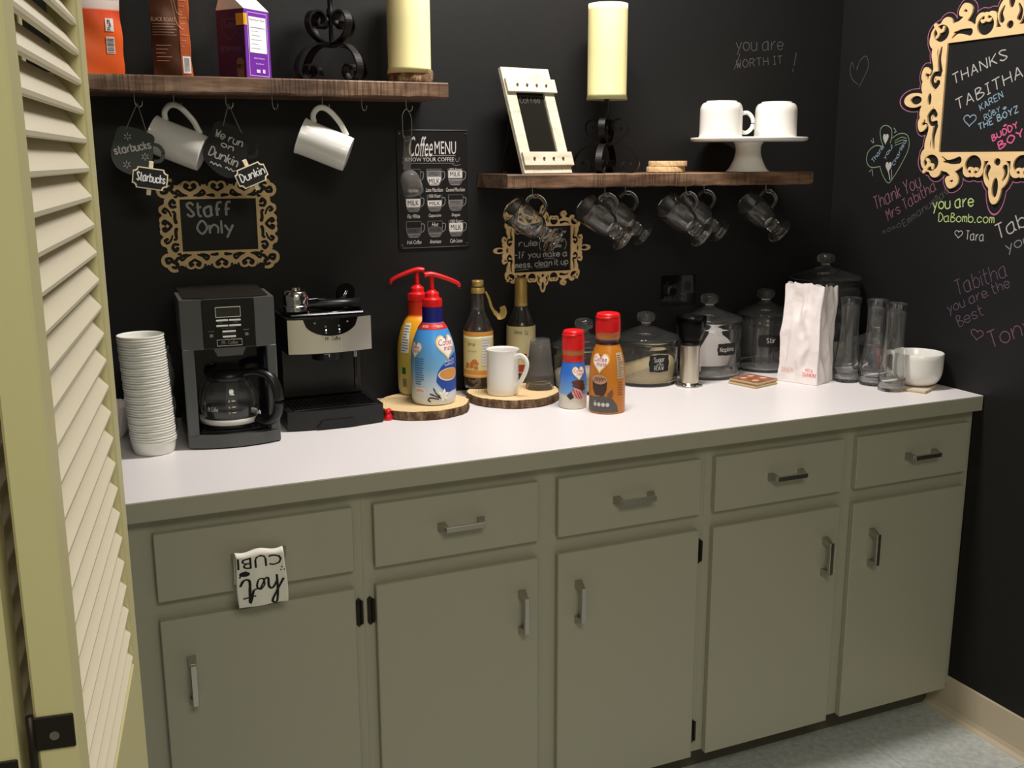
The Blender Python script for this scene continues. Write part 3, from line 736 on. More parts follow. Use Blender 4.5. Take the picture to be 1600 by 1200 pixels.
printed(w1, 'MENU', 0.004, 0.088, 0.062, 0.120, mpM, 0.02)
printed(w1, 'KNOW YOUR COFFEE', -0.074, 0.070, 0.056, 0.080, mpM, 0.02)
w1.box((0.0, -0.0024, 0.0845), (0.12, 0.0002, 0.0008)); g1.box((-0.005, -0.0024, 0.0655), (0.125, 0.0002, 0.0012))
line2(g1, [(0.060, 0.078), (0.062, 0.070), (0.068, 0.070), (0.071, 0.080)], 0.0014, mpM); line2(g1, [(0.050, 0.064), (0.060, 0.060), (0.074, 0.062)], 0.0014, mpM)
line2(g1, [(-0.083, 0.080), (-0.076, 0.074), (-0.083, 0.068), (-0.076, 0.062)], 0.0014, mpM)
names = [['Macchiato', 'Latte Macchiato', 'Caramel Macchiato'], ['Flat White', 'Cappuccino', 'Doppio'], ['Irish Coffee', 'Americano', 'Cafe Latte']]
fills = [[[(.0, .5, 'd', 'ESPRESSO')], [(.52, .92, 'g', 'ESPRESSO'), (.0, .52, 'w', 'MILK')], [(.45, .92, 'w', 'MILK'), (.0, .4, 'g', 'Caramel')]],
         [[(.3, .8, 'w', 'MILK'), (.0, .3, 'g', 'ESPRESSO')], [(.32, .68, 'w', 'MILK'), (.0, .3, 'g', 'ESPRESSO')], [(.38, .7, 'g', 'ESPRESSO'), (.0, .36, 'g', 'ESPRESSO')]],
         [[(.25, .62, 'd', 'WHISKEY'), (.0, .25, 'g', 'COFFEE')], [(.3, .62, 'd', 'WATER'), (.0, .28, 'g', 'ESPRESSO')], [(.3, .85, 'w', 'MILK'), (.0, .28, 'g', 'ESPRESSO')]]]
k1 = B()
for r in range(3):
    for c in range(3):
        x0 = -0.056+c*0.0575; z0 = 0.010-r*0.0655; cw, ch = 0.020, 0.041
        cupw = lambda v: cw*(0.60+0.40*min(1, (max(v, 0.0)*2.2))**0.6)
        g1c = B(); pts = [(x0-cupw(v), z0+ch*v) for v in (1, .8, .6, .4, .2, .05)]+[(x0+cupw(v), z0+ch*v) for v in (.05, .2, .4, .6, .8, 1)]
        ribbon(g1c, pts+[pts[0]], 0.0011, mpM)
        line2(g1c, [(x0+cw, z0+ch*.85), (x0+cw+.008, z0+ch*.8), (x0+cw+.007, z0+ch*.45), (x0+cw-.001, z0+ch*.3)], 0.0022, mpM)
        for v0, v1, cc, tx in fills[r][c]:
            tb = {'w': w1, 'g': g1c, 'd': d1}[cc]
            n = 5; q = []
            for i in range(n+1):
                v = v0+(v1-v0)*i/n; q.append((cupw(v)-0.0012, z0+ch*v))
            vs = [mpM(x0-a, z) for a, z in q]+[mpM(x0+a, z) for a, z in q]
            tb.add(vs, [(i, n+1+i, n+2+i, i+1) for i in range(n)])
            hh = (v1-v0)*ch
            printed(k1, tx, x0-0.0145, z0+ch*v0+hh*0.22, x0+0.0145, z0+ch*v0+hh*0.8, lambda x, z: (x, -0.0026, z), 0.02)
        if (r, c) in ((0, 2), (1, 1), (2, 2)): printed(w1, 'Milk Foam', x0-0.016, z0+ch*.85, x0+0.016, z0+ch*1.06, mpM, 0.01, 0.3)
        if (r, c) == (2, 1): printed(w1, 'Hot', x0-0.009, z0+ch*.66, x0+0.009, z0+ch*.92, mpM, 0.01, 0.3)
        g1c.make('cup_drawing', flat(120, 116, 114, 0.6), sign)
        nw = 0.0013*len(names[r][c])
        printed(w1, names[r][c], x0-nw-0.004, z0-0.016, x0+nw+0.004, z0-0.006, mpM, 0.015, 0.3)
for q_, n_, col_ in ((w1, 'printed_lettering', (205, 200, 195)), (g1, 'printed_ornament', (120, 116, 114)), (d1, 'drink_fill', (72, 68, 68)), (k1, 'fill_lettering', (30, 28, 28))):
    q_.make(n_, flat(*col_, 0.6), sign)['kind'] = 'stuff'

# dim dark sticker sign behind the jars
b = B().box((-0.543, -0.001, 1.158), (0.118, 0.0016, 0.088), 0.0004)
st = tag(b.make('wall_sign', M['gloss']), 'small dark sign with a grey coffee bag picture behind the jars', 'sign')
mpW = lambda x, z: (x, -0.0026, z)
b = B(); b.add([mpW(*p) for p in ((-0.534, 1.200), (-0.496, 1.200), (-0.492, 1.148), (-0.536, 1.150))], [(0, 1, 2, 3)])
b.make('bag_picture', flat(62, 62, 62, 0.7), st)
b = B(); disc2(b, -0.513, 1.170, 0.012, 0.014, lambda x, z: (x, -0.0032, z)); b.make('bag_emblem', flat(32, 32, 32, 0.7), st)
b = B()
line2(b, [(-0.590, 1.176), (-0.592, 1.166)], 0.002, mpW)
hand(b, 'fuel', (-0.588, 1.164), (-0.545, 1.166), 0.018, 0.0015, mpW); hand(b, 'my day', (-0.590, 1.132), (-0.520, 1.134), 0.016, 0.0015, mpW)
b.make('handwriting', flat(46, 46, 46, 0.7), st)
# ================================================================== THINGS
CAMX, CAMY = -2.187, -2.546
def faceto(x, y, extra=0.0): return math.atan2((CAMX-x), -(CAMY-y))+extra
def rad_at(prof, z):
    for (r0, z0), (r1, z1) in zip(prof, prof[1:]):
        if z0 <= z <= z1 and z1 > z0: return r0+(r1-r0)*(z-z0)/(z1-z0)
    return prof[-1][0]
def onlathe(prof, off=0.0006):
    def mp(s, z):
        r = rad_at(prof, z)+off; a = s/max(r, 0.012) if False else s/0.045*0.045/max(prof_R[0], 1e-3)
        return (r*math.sin(a), -r*math.cos(a), z)
    prof_R = [max(p[0] for p in prof)]
    return mp
def vert_grad(name, stops, z0, z1, rough=0.35):
    m = mat(name, (1, 1, 1, 1), rough); nt = m.node_tree; tc = nt.nodes.new('ShaderNodeTexCoord'); sp = nt.nodes.new('ShaderNodeSeparateXYZ')
    mr = nt.nodes.new('ShaderNodeMapRange'); mr.inputs[1].default_value = z0; mr.inputs[2].default_value = z1
    r = nt.nodes.new('ShaderNodeValToRGB'); e = r.color_ramp.elements
    nt.links.new(tc.outputs['Object'], sp.inputs[0]); nt.links.new(sp.outputs[2], mr.inputs[0]); nt.links.new(mr.outputs[0], r.inputs[0])
    e[0].position, e[0].color = stops[0]; e[1].position, e[1].color = stops[-1]
    for p, c in stops[1:-1]: k = e.new(p); k.color = c
    nt.links.new(r.outputs[0], nt.nodes['Principled BSDF'].inputs['Base Color']); return m
def band(prof, z0, z1, off=0.0, n=40, k=12):
    zs = sorted(set([z0, z1]+[z for r, z in prof if z0 < z < z1]+[z0+(z1-z0)*i/k for i in range(1, k)]))
    return B().lathe([(rad_at(prof, z)+off, z) for z in zs], n)
def sm(prof, k=4):   # smooth a profile
    return crom([tuple(p) for p in prof], k)

# ---- rounds of wood -------------------------------------------------------------
def log_slice(x, y, r, h, label, z=CZ, seed=1, group=None):
    rn = random.Random(seed); n = 72
    ph = [rn.uniform(0, 6.28) for _ in range(6)]
    def rr(a, lay): return r*(1+0.018*math.sin(2*a+ph[0])+0.012*math.sin(3*a+ph[1])+0.006*math.sin(9*a+ph[2]))*(1 if lay else 1)+rn.uniform(-.0015, .0015)
    t = thing('wood_slice', label, 'wood slice', (x, y, z))
    if group: t['group'] = group
    lay = 5; vs = []
    for j in range(lay+1):
        for i in range(n):
            a = 2*PI*i/n; q = rr(a, j)-0.003*(j == 0)-(0.002 if j == lay else 0); vs.append((q*math.cos(a), q*math.sin(a), h*j/lay))
    fs = [(j*n+i, j*n+(i+1) % n, (j+1)*n+(i+1) % n, (j+1)*n+i) for j in range(lay) for i in range(n)]+[tuple(range(n))[::-1]]
    B().add(vs, fs, smooth=True).make('bark', M['bark'], t)
    top = [(v[0], v[1]) for v in vs[-n:]]
    c = B(); c.add([(0, 0, h+0.0003)]+[(a*0.965, b*0.965, h+0.0003) for a, b in top]+[(a, b, h-0.001) for a, b in top],
                  [(0, 1+i, 1+(i+1) % n) for i in range(n)]+[(1+i, n+1+i, n+1+(i+1) % n, 1+(i+1) % n) for i in range(n)])
    o = c.make('cut_face', RINGS, t); return t
RINGS = mat('tree_rings', srgb(232, 202, 152), 0.65)
_nt = RINGS.node_tree; _tc2 = _nt.nodes.new('ShaderNodeTexCoord'); _w = _nt.nodes.new('ShaderNodeTexWave'); _w.wave_type = 'RINGS'; _w.rings_direction = 'Z'
_w.inputs['Scale'].default_value = 45; _w.inputs['Distortion'].default_value = 3; _w.inputs['Detail'].default_value = 3
_nt.links.new(_tc2.outputs['Object'], _w.inputs['Vector']); _rp = _nt.nodes.new('ShaderNodeValToRGB')
_rp.color_ramp.elements[0].color = srgb(218, 184, 130); _rp.color_ramp.elements[1].color = srgb(238, 212, 166)
_nt.links.new(_w.outputs['Fac'], _rp.inputs[0]); _nt.links.new(_rp.outputs[0], _nt.nodes['Principled BSDF'].inputs['Base Color'])
SH = 0.022; SZ = CZ+SH+0.0008
log_slice(-1.389, -0.171, 0.114, SH, 'round bark edged wood slice under the two pump bottles', seed=3)
log_slice(-1.133, -0.150, 0.119, SH, 'round bark edged wood slice under the white mug and clear cups', seed=8)

# ---- stack of white cups -------------------------------------------------------
cp = [(0.0, 0.0), (0.039, 0.0), (0.0415, 0.003), (0.0440, 0.014), (0.0458, 0.0265), (0.0476, 0.0275), (0.0476, 0.0300), (0.0455, 0.0305), (0.0445, 0.0265), (0.0420, 0.016), (0.0388, 0.006), (0.0, 0.005)]
cx0, cy0 = -2.037, -0.290; N = 42; pit = (1.1785-CZ-0.0305)/(N-1)
mesh_cup = B().lathe(cp, 40).mesh('cup', M['whitepl'])
for i in range(N):
    o = bpy.data.objects.new('paper_cup', mesh_cup); COL.objects.link(o)
    lab = 'white plastic cup nested inside the tall stack beside the coffee maker'
    if i == 0: lab = 'bottom white plastic cup of the tall stack, standing on the counter'
    if i == N-1: lab = 'topmost white plastic cup of the tall stack, its mouth open'
    tag(o, lab, 'cup', 'nested white cups in the tall stack')
    o.location = (cx0+0.004-0.011*i/N+0.0006*math.sin(i*1.7), cy0+0.0006*math.cos(i*2.3), CZ+0.0003+pit*i)
# pleated filters and a clear bag behind the stack
fb = B(); nf = 64; vs = []; fs = []
for j, (r, z) in enumerate(((0.0, 0.001), (0.038, 0.0), (0.046, 0.02), (0.056, 0.055), (0.060, 0.075))):
    for i in range(nf):
        q = r+(0.0022 if i % 2 else -0.0022)*(j > 1); a = 2*PI*i/nf; vs.append((q*math.cos(a), q*math.sin(a), z))
fs = [(j*nf+i, j*nf+(i+1) % nf, (j+1)*nf+(i+1) % nf, (j+1)*nf+i) for j in range(4) for i in range(nf)]
fb.add(vs, fs); fo = fb.make('coffee_filters', M['paper'], None, (-2.122, -0.125, CZ+0.0005)); tag(fo, 'white pleated coffee filters half hidden behind the tall cup stack', 'filters')
def crumple(name, loc, d, m, label, cat, seed, k=0.006, wav=24):
    rn = random.Random(seed); ph = [rn.uniform(0, 6) for _ in range(9)]
    def fn(u, v):
        a = 2*PI*u; zz = v; sx = d[0]/2; sy = d[1]/2
        ca, sa = math.cos(a), math.sin(a); e = 0.55
        x = sx*math.copysign(abs(ca)**e, ca); y = sy*math.copysign(abs(sa)**e, sa)
        pin = 1-0.25*zz**3-0.15*(1-zz)**4
        q = k*(math.sin(wav*u*2+ph[0]+5*zz)+math.sin(wav*0.7*zz+ph[1]+9*u)+0.7*math.sin(wav*1.9*u+ph[2]-11*zz))
        return (x*pin+q*ca, y*pin+q*sa, d[2]*zz)
    b = B(); b.grid(fn, 48, 22, smooth=False)
    b.add([fn(i/48, 0) for i in range(48)], [tuple(range(48))[::-1]])
    return tag(b.make(name, m, None, loc), label, cat)
M['film'] = mat('clear_film', (0.9, 0.9, 0.9, 1), 0.15, trans=0.85, ior=1.12)
crumple('plastic_bag', (-2.006, -0.125, CZ+0.001), (0.072, 0.085, 0.20), M['film'], 'crinkled clear plastic bag between the cup stack and the coffee maker', 'plastic bag', 4, 0.0025)

# ---- drip coffee maker ------------------------------------------------------------
cm = thing('coffee_maker', 'grey and black drip coffee maker with a digital panel on the counter', 'coffee maker', (-1.861, -0.190, CZ), -0.045)
def arc_front(w, y0, bulge, n=12): return [(-w+2*w*i/n, y0-bulge*(1-((i/n)*2-1)**2)) for i in range(n+1)]
b = B(); poly = arc_front(0.0975, -0.122, 0.022)+[(0.0975, 0.12), (-0.0975, 0.12)]
b.prism(poly, 0.025, Matrix.Translation((0, 0, 0.003))); b.make('base', M['gun'], cm)
B().prism([(x*0.97, y*0.98) for x, y in poly], 0.004).make('foot_pad', M['blackm'], cm)
for sgn, w in ((-1, 0.0235), (1, 0.0205)):
    B().box((sgn*(0.0975-w/2), -0.112, 0.1225), (w, 0.024, 0.192), 0.002).make('front_post', M['gun'], cm)
b = B(); hp = [(-0.0975, 0.03)]+[(-0.0975, -0.122), (-0.055, -0.127), (-0.0535, -0.1215), (0.0535, -0.1215), (0.055, -0.127), (0.0975, -0.122)]+[(0.0975, 0.03)]
b.prism(hp, 0.106, Matrix.Translation((0, 0, 0.216))); b.make('head', M['gun'], cm)
b = B(); b.box((0, 0.045, 0.165), (0.175, 0.15, 0.30), 0.006); b.make('water_tank', M['gloss'], cm)
b = B(); b.prism([(-0.088, -0.10), (-0.05, -0.116), (0.05, -0.116), (0.088, -0.10), (0.09, 0.10), (0.06, 0.118), (-0.06, 0.118), (-0.09, 0.10)], 0.0075, Matrix.Translation((0, 0, 0.3165)))
b.make('lid', M['black'], cm)
b = B(); b.prism([(-0.034, 0), (0.034, 0), (0.026, -0.018), (-0.026, -0.018)], 0.012, Matrix.Translation((0, -0.110, 0.217)) @ Matrix.Rotation(PI/2, 4, 'X')); b.make('spout_lip', M['gun'], cm)
for z, nm in ((0.040, 'warming_plate'),):
    b = B(); b.prism([(x, y+0.004) for x, y in arc_front(0.073, -0.114, 0.012)]+[(0.073, 0.0), (-0.073, 0.0)], 0.006, Matrix.Translation((0, 0, 0.0282))); b.make(nm, M['gloss'], cm)
cpn = B().box((0, -0.1235, 0.2695), (0.105, 0.004, 0.103), 0.001).make('control_panel', M['gloss'], cm)
pz = 0.321
def px_rect(b, x, z, w, h, t=0.0012, y=-0.1262): b.box((x, y, z), (w, t, h), 0)
b = B()
for dx, dz, w, h in ((0, .0105, .052, .0015), (0, -.0105, .052, .0015), (-.0255, 0, .0012, .021), (.0255, 0, .0012, .021)): px_rect(b, dx, pz-0.027+dz, w, h)
for dx, dz, w, h in ((0, .0065, .052, .0008), (0, -.0065, .052, .0008), (-.0257, 0, .0008, .0135), (.0257, 0, .0008, .0135)): px_rect(b, dx, pz-0.0925+dz, w, h)
b.make('silver_trim', flat(200, 198, 190, 0.3), cpn)
B().box((0, -0.1258, pz-0.027), (0.050, 0.0008, 0.0195)).make('display', mat('lcd', srgb(44, 46, 38), 0.25), cpn)
for dx, dz in ((-.0132, .0445), (.0132, .0445), (-.0132, .056), (.0132, .056), (0, .0685), (0, .0795)):
    B().box((dx, -0.1266, pz-dz), (0.0245 if dx else 0.0275, 0.002, 0.0036), 0.0006).make('button', flat(226, 224, 218, 0.3), cpn)
b = B(); mpc = lambda x, z: (x, -0.1261, z)
printed(b, 'Mr. Coffee', -0.017, pz-0.0960, 0.017, pz-0.0885, mpc, 0.01, 0.2)
printed(b, 'Programmer', -0.014, pz-0.0625, 0.014, pz-0.0605, mpc); printed(b, 'Delay Brew', -0.014, pz-0.0755, 0.014, pz-0.0730, mpc); printed(b, 'Off  On', -0.011, pz-0.0855, 0.011, pz-0.0832, mpc)
printed(b, 'HR', -0.022, pz-0.0505, -0.012, pz-0.0485, mpc); printed(b, 'MIN', 0.010, pz-0.0505, 0.020, pz-0.0485, mpc)
printed(b, 'Strong', -0.042, pz-0.068, -0.031, pz-0.0655, mpc); printed(b, 'Regular', 0.030, pz-0.068, 0.043, pz-0.0650, mpc)
for x in (-0.0365, 0.0365):
    for k in range(3): b.box((x, -0.1260, pz-0.0740-k*0.0022), (0.007, 0.0006, 0.0012))
b.make('printed_lettering', flat(150, 150, 148, 0.5), cpn)
# glass carafe standing in it
cf = thing('carafe', 'round glass carafe with black handle standing in the grey coffee maker', 'carafe', (-1.866, -0.256, CZ+0.0345), faceto(-1.864, -0.236))
po = sm([(0.0, 0.0), (0.045, 0.0), (0.056, 0.008), (0.0625, 0.030), (0.063, 0.048), (0.058, 0.075), (0.047, 0.100), (0.040, 0.112)], 3)
pi_ = [(max(r-0.002, 0), z+0.002) for r, z in po][::-1]
B().lathe(po+pi_, 48).make('glass_pot', M['glass'], cf)
def pl(r): return r
B().lathe([(0.0620, 0.012), (0.0640, 0.012), (0.0655, 0.024), (0.0635, 0.024), (0.0620, 0.012)], 48).make('metal_band', flat(214, 212, 204, 0.35), cf)
b = B(); b.lathe([(0.0, 0.128), (0.030, 0.128), (0.043, 0.122), (0.046, 0.114), (0.046, 0.104), (0.042, 0.104), (0.0, 0.110)], 36)
b.box((0.0, 0.012, 0.127), (0.05, 0.06, 0.006), 0.002); b.make('lid', M['black'], cf)
hd = math.radians(-28)
hx = lambda r, z: (r*math.cos(hd), r*math.sin(hd), z)
pts = crom([(0.040, 0.116), (0.066, 0.122), (0.098, 0.114), (0.114, 0.088), (0.118, 0.055), (0.110, 0.026), (0.088, 0.010), (0.064, 0.018)], 5)
B().tube([hx(*p) for p in pts], [(0.010, 0.0145)]*len(pts), 12, flat=(0, 0, 1)).make('handle', M['black'], cf)
b = B(); mcf = onlathe(po, 0.0008)
printed(b, 'Mr. Coffee', -0.052, 0.043, -0.026, 0.053, mcf, 0.01, 0.2)
for k, z in enumerate((0.040, 0.052, 0.065, 0.078)): patch(b, 0.004, z, 0.012, z+0.0016, mcf, 2, 1)
for z, s_ in ((0.0395, '4'), (0.0515, '6'), (0.0645, '8')): printed(b, s_, -0.003, z-0.001, 0.000, z+0.0035, mcf)
b.make('printed_lettering', flat(225, 225, 220, 0.5), cf)

# ---- espresso machine --------------------------------------------------------------
em = thing('espresso_machine', 'black espresso machine with a stainless steel front and drip tray', 'espresso machine', (-1.626, -0.150, CZ), 0.0)
b = B(); tp = arc_front(0.113, -0.098, 0.014)+[(0.113, 0.10), (-0.113, 0.10)]
b.prism(tp, 0.044, Matrix.Translation((0, 0, 0.002))); auto(b.make('drip_tray', M['black'], em), 0.5)
b = B(); b.prism([(-0.05, -0.004), (0.05, -0.004), (0.036, 0.012), (-0.036, 0.012)], 0.003, Matrix.Translation((0.0, -0.1125, 0.010)) @ Matrix.Rotation(PI/2, 4, 'X')); b.make('tray_grip', M['blackm'], em)
b = B()
for k in range(22):
    x = -0.094+k*0.009; b.box((x, -0.045, 0.0475), (0.0035, 0.10, 0.003))
b.box((0, -0.098, 0.0475), (0.196, 0.005, 0.004)); b.box((0, 0.006, 0.0475), (0.196, 0.005, 0.004)); b.make('grille', M['gloss'], em)
B().box((0, 0.062, 0.11), (0.205, 0.075, 0.13), 0.008).make('body', M['black'], em)
hp = arc_front(0.0985, -0.068, 0.016)+[(0.0985, 0.095), (-0.0985, 0.095)]
b = B(); b.prism(hp, 0.083, Matrix.Translation((0, 0, 0.172))); auto(b.make('head', M['black'], em), 0.5)
# steel front wraps the bulged face
fa = arc_front(0.0975, -0.0688, 0.016, 24)
b = B(); vs = [(x, y, z) for z in (0.174, 0.2525) for x, y in fa]+[(x, y-0.0018, z) for z in (0.174, 0.2525) for x, y in fa]; n = len(fa)
fs = [(2*n+i, 2*n+i+1, 3*n+i+1, 3*n+i) for i in range(n-1)]+[(i, n+i, n+i+1, i+1) for i in range(n-1)]+[(i, i+1, 2*n+i+1, 2*n+i) for i in range(n-1)]+[(n+i, 3*n+i, 3*n+i+1, n+i+1) for i in range(n-1)]
b.add(vs, fs, smooth=False); fp = b.make('steel_front', mat('polished_steel', srgb(236, 230, 216), 0.25, 0.75), em)
yb = lambda x: -0.0688-0.016*(1-(x/0.0975)**2)-0.0022
mpe = lambda x, z: (x, yb(x)-0.0002, z)
b = B(); nn = 20
for i in range(nn):
    xa, xb = -0.064+0.128*i/nn, -0.064+0.128*(i+1)/nn
    za = 0.2525-0.039*math.sqrt(max(0, 1-(xa/0.064)**2)); zb_ = 0.2525-0.039*math.sqrt(max(0, 1-(xb/0.064)**2))
    b.add([mpe(xa, za), mpe(xb, zb_), mpe(xb, 0.2530), mpe(xa, 0.2530)], [(0, 1, 2, 3)])
cz_ = b.make('control_area', M['gloss'], fp)
b = B()
for x in (-0.014, 0.017):
    b.box((x, yb(x)-0.003, 0.2245), (0.0038, 0.005, 0.009), 0.0008)
b.make('switch', M['chrome'], fp)
b = B()
for x, z in ((-0.014, 0.236), (0.017, 0.236), (-0.038, 0.2445), (0.038, 0.2445)): disc2(b, x, z, 0.0024, 0.0024, lambda x, z: (x, yb(x)-0.0006, z), 10, 1)
b.make('indicator', flat(120, 120, 116), fp)
b = B(); printed(b, 'Mr. Coffee', -0.016, 0.203, 0.020, 0.2115, lambda x, z: (x, yb(x)-0.0006, z), 0.01, 0.2); b.make('printed_lettering', flat(30, 28, 26), fp)
b = B(); b.cyl((0, -0.035, 0.163), 0.036, 0.02, 28); b.box((-0.012, -0.0725, 0.163), (0.012, 0.002, 0.009)); auto(b.make('group_head', M['black'], em))
B().box((-0.010, -0.0718, 0.1655), (0.013, 0.0012, 0.0075)).make('group_label', flat(215, 215, 210), em)
b = B(); b.tube([(0.060, -0.055, 0.175), (0.060, -0.058, 0.155), (0.057, -0.070, 0.12), (0.055, -0.075, 0.085)], 0.0042, 10); b.make('steam_wand', M['iron'], em)
B().cyl((0.0595, -0.058, 0.164), 0.0055, 0.016, 12).make('wand_collar', M['chrome'], em)
b = B()
rg = [(0.072*math.cos(a)+0.0, 0.012+0.052*math.sin(a), 0.268+0.010*math.sin(a)) for a in [2*PI*i/40 for i in range(40)]]
b.tube(rg, (0.0055, 0.0045), 8, closed=True); b.make('cup_rail', M['gloss'], em)
B().box((0, 0.015, 0.258), (0.175, 0.14, 0.008), 0.003).make('cup_tray', M['gloss'], em)
# portafilter lying upside down on top
pf = thing('portafilter', 'chrome portafilter with black handle lying upside down on top of the espresso machine', 'portafilter', (-1.690, -0.165, CZ+0.2665), -0.05)
b = B(); b.lathe(sm([(0.030, 0.0), (0.031, 0.012), (0.0285, 0.014), (0.0300, 0.030), (0.028, 0.040), (0.022, 0.047), (0.0, 0.049)], 3), 36); b.lathe([(0.030, 0.0), (0.0, 0.0)], 36); b.make('basket', M['chrome'], pf)
b = B(); b.cyl((0.0, 0, 0.051), 0.012, 0.006, 16); b.make('spout', M['chrome'], pf)
pp = [(0.026, 0.0, 0.008), (0.045, 0.0, 0.009), (0.06, 0.0, 0.010), (0.10, 0.0, 0.010), (0.15, 0, 0.009)]
B().tube(pp, [0.007, 0.006, 0.012, 0.0125, 0.014], 14).make('handle', M['black'], pf)
mz = thing('measuring_scoop', 'black plastic tamper scoop standing upright behind the portafilter on the espresso machine', 'scoop', (-1.560, -0.118, CZ+0.2665), 0.3)
b = B(); b.cyl((0, 0, 0.028), 0.025, 0.006, 28, axis='y'); b.make('scoop_disc', M['gloss'], mz)
B().tube([(-0.004, -0.003, 0.02), (-0.03, -0.008, 0.012), (-0.052, -0.008, 0.007)], (0.003, 0.007), 8).make('handle', M['black'], mz)
b = B(); b.tube([(-0.010, -0.0035, 0.02), (-0.001, -0.0035, 0.034), (0.004, -0.0035, 0.034), (-0.005, -0.0035, 0.02)], 0.0008, 6, closed=True); b.make('raised_mark', M['steel'], mz)
tag(B().lathe(sm([(0.0, 0.0), (0.009, 0.0), (0.011, 0.006), (0.008, 0.014), (0.006, 0.018), (0.009, 0.024), (0.0, 0.028)], 3), 20).make('bottle_cap', M['red'], None, (-1.497, -0.232, CZ)), 'small red plastic cap beside the espresso machine drip tray', 'cap')
B().tube([(0.0, 0, 0.024), (0.004, 0.004, 0.0275), (0.007, 0.0, 0.024)], 0.0015, 6).make('loop', M['red'], bpy.data.objects['bottle_cap'])

# ---- creamer pump bottles ---------------------------------------------------------------
def pump_head(t, spout_ang, z0, s=1.0, drop=0.02):
    c = B(); c.lathe(sm([(0.0235, z0), (0.0235, z0+0.018), (0.022, z0+0.020), (0.0175, z0+0.022), (0.0165, z0+0.034), (0.011, z0+0.037), (0.0085, z0+0.042)], 2), 32)
    for i in range(30):
        a = 2*PI*i/30; c.box((0.0238*math.cos(a), 0.0238*math.sin(a), z0+0.009), (0.001, 0.001, 0.016))
    c.make('pump_collar', M['red'], t)
    p = B(); ca, sa = math.cos(spout_ang), math.sin(spout_ang)
    p.cyl((0, 0, z0+0.056), 0.0058, 0.034, 16)
    zt = z0+0.072
    q = crom([(-0.018, zt+0.005), (-0.004, zt+0.007), (0.012, zt+0.004), (0.040, zt-0.006), (0.058, zt-0.014), (0.066, zt-0.020), (0.067, zt-0.030)], 4)
    rr = [(0.0065, 0.009)]*len(q)
    rr = [(0.0065-0.0022*i/len(q), 0.0105-0.006*i/len(q)) for i in range(len(q))]
    p.tube([(r*ca*s, r*sa*s, z) for r, z in q], rr, 10, flat=(0, 0, 1)); p.make('pump_spout', M['red'], t)
def logo(t, prof, s0, z0, sc, halo=(250, 215, 120)):
    """heart badge with the brand lettering"""
    mp1, mp2, mp3 = onlathe(prof, 0.0007), onlathe(prof, 0.0010), onlathe(prof, 0.0013)
    def mk(nm, w, h, m, mp, dy=0):
        b = B(); n = 40; pts = []
        for i in range(n):
            a = 2*PI*i/n; x = 16*math.sin(a)**3; y = 13*math.cos(a)-5*math.cos(2*a)-2*math.cos(3*a)-math.cos(4*a)
            pts.append((s0+w*x/32, z0+dy+h*y/32))
        vs = []; K = 4
        for k in range(1, K+1):
            for p in pts: vs.append(mp(s0+(p[0]-s0)*k/K, z0+dy+(p[1]-z0-dy)*k/K))
        fs = [tuple(range(n))]+[((k-1)*n+i, (k-1)*n+(i+1) % n, k*n+(i+1) % n, k*n+i) for k in range(1, K) for i in range(n)]
        b.add(vs, fs); b.make(nm, m, t)
    mk('heart_badge', 0.060*sc, 0.064*sc, flat(*halo), mp1); mk('heart_badge', 0.052*sc, 0.054*sc, flat(250, 248, 244), mp2)
    b = B(); printed(b, 'Coffee', s0-0.023*sc, z0+0.001*sc, s0+0.021*sc, z0+0.015*sc, mp3, 0.02, 0.15); printed(b, 'mate', s0-0.010*sc, z0-0.011*sc, s0+0.020*sc, z0-0.001*sc, mp3, 0.02, 0.15)
    b.make('brand_lettering', flat(206, 40, 44), t)
    b = B(); printed(b, 'Nestle', s0-0.006*sc, z0+0.0165*sc, s0+0.010*sc, z0+0.0205*sc, mp3, 0.02); b.make('brand_lettering', flat(50, 70, 130), t)
def text_block(t, prof, s0, z0, s1, z1, nl, col, name='small_print', seed=0):
    rn = random.Random(seed); b = B(); mp = onlathe(prof, 0.0011)
    for k in range(nl):
        z = z1-(z1-z0)*(k+0.5)/nl; e = s1-(s1-s0)*rn.choice((0, 0, 0.1, 0.3)); h = (z1-z0)/nl*0.32
        patch(b, s0, z-h/2, e, z+h/2, mp, 5, 1)
    b.make(name, col, t)
BP = sm([(0.0, 0.0), (0.046, 0.0), (0.0525, 0.006), (0.0545, 0.020), (0.0550, 0.070), (0.0548, 0.110), (0.0515, 0.140), (0.0440, 0.166), (0.0350, 0.186), (0.0265, 0.198), (0.0245, 0.206), (0.0245, 0.236)], 3)
def pump_bottle(x, y, rz, name, label, sp):
    t = thing(name, label, 'bottle', (x, y, SZ), rz); return t
t = pump_bottle(-1.363, -0.183, faceto(-1.363, -0.183), 'creamer_pump_bottle', 'blue coffee creamer pump bottle with red pump, its spout to the right', 0)
band(BP, 0, 0.2355, 0, 48).make('body', vert_grad('blue_creamer_label', [(0, srgb(232, 236, 240)), (0.18, srgb(214, 226, 234)), (0.5, srgb(120, 180, 220)), (1.0, srgb(66, 150, 226))], 0.0, 0.18), t)
band(BP, 0.200, 0.2358, 0.0006, 48).make('neck_band', flat(22, 26, 110), t)
band(BP, 0.1845, 0.1985, 0.0006, 48).make('red_band', flat(214, 50, 40), t)
pump_head(t, math.radians(8), 0.236)
logo(t, BP, 0.039, 0.146, 1.05)
logo(t, BP, -0.052, 0.137, 0.7)
b = B(); mpq = onlathe(BP, 0.0007)
b2 = []
for (nm, pts, col) in (('cup_print', [(0.006, 0.060), (0.012, 0.082), (0.020, 0.098), (0.034, 0.108), (0.052, 0.120), (0.075, 0.128), (0.075, 0.030), (0.030, 0.030), (0.018, 0.044)], (26, 66, 160)),):
    b.add([mpq(*p) for p in pts], [tuple(range(len(pts)))]) if False else None
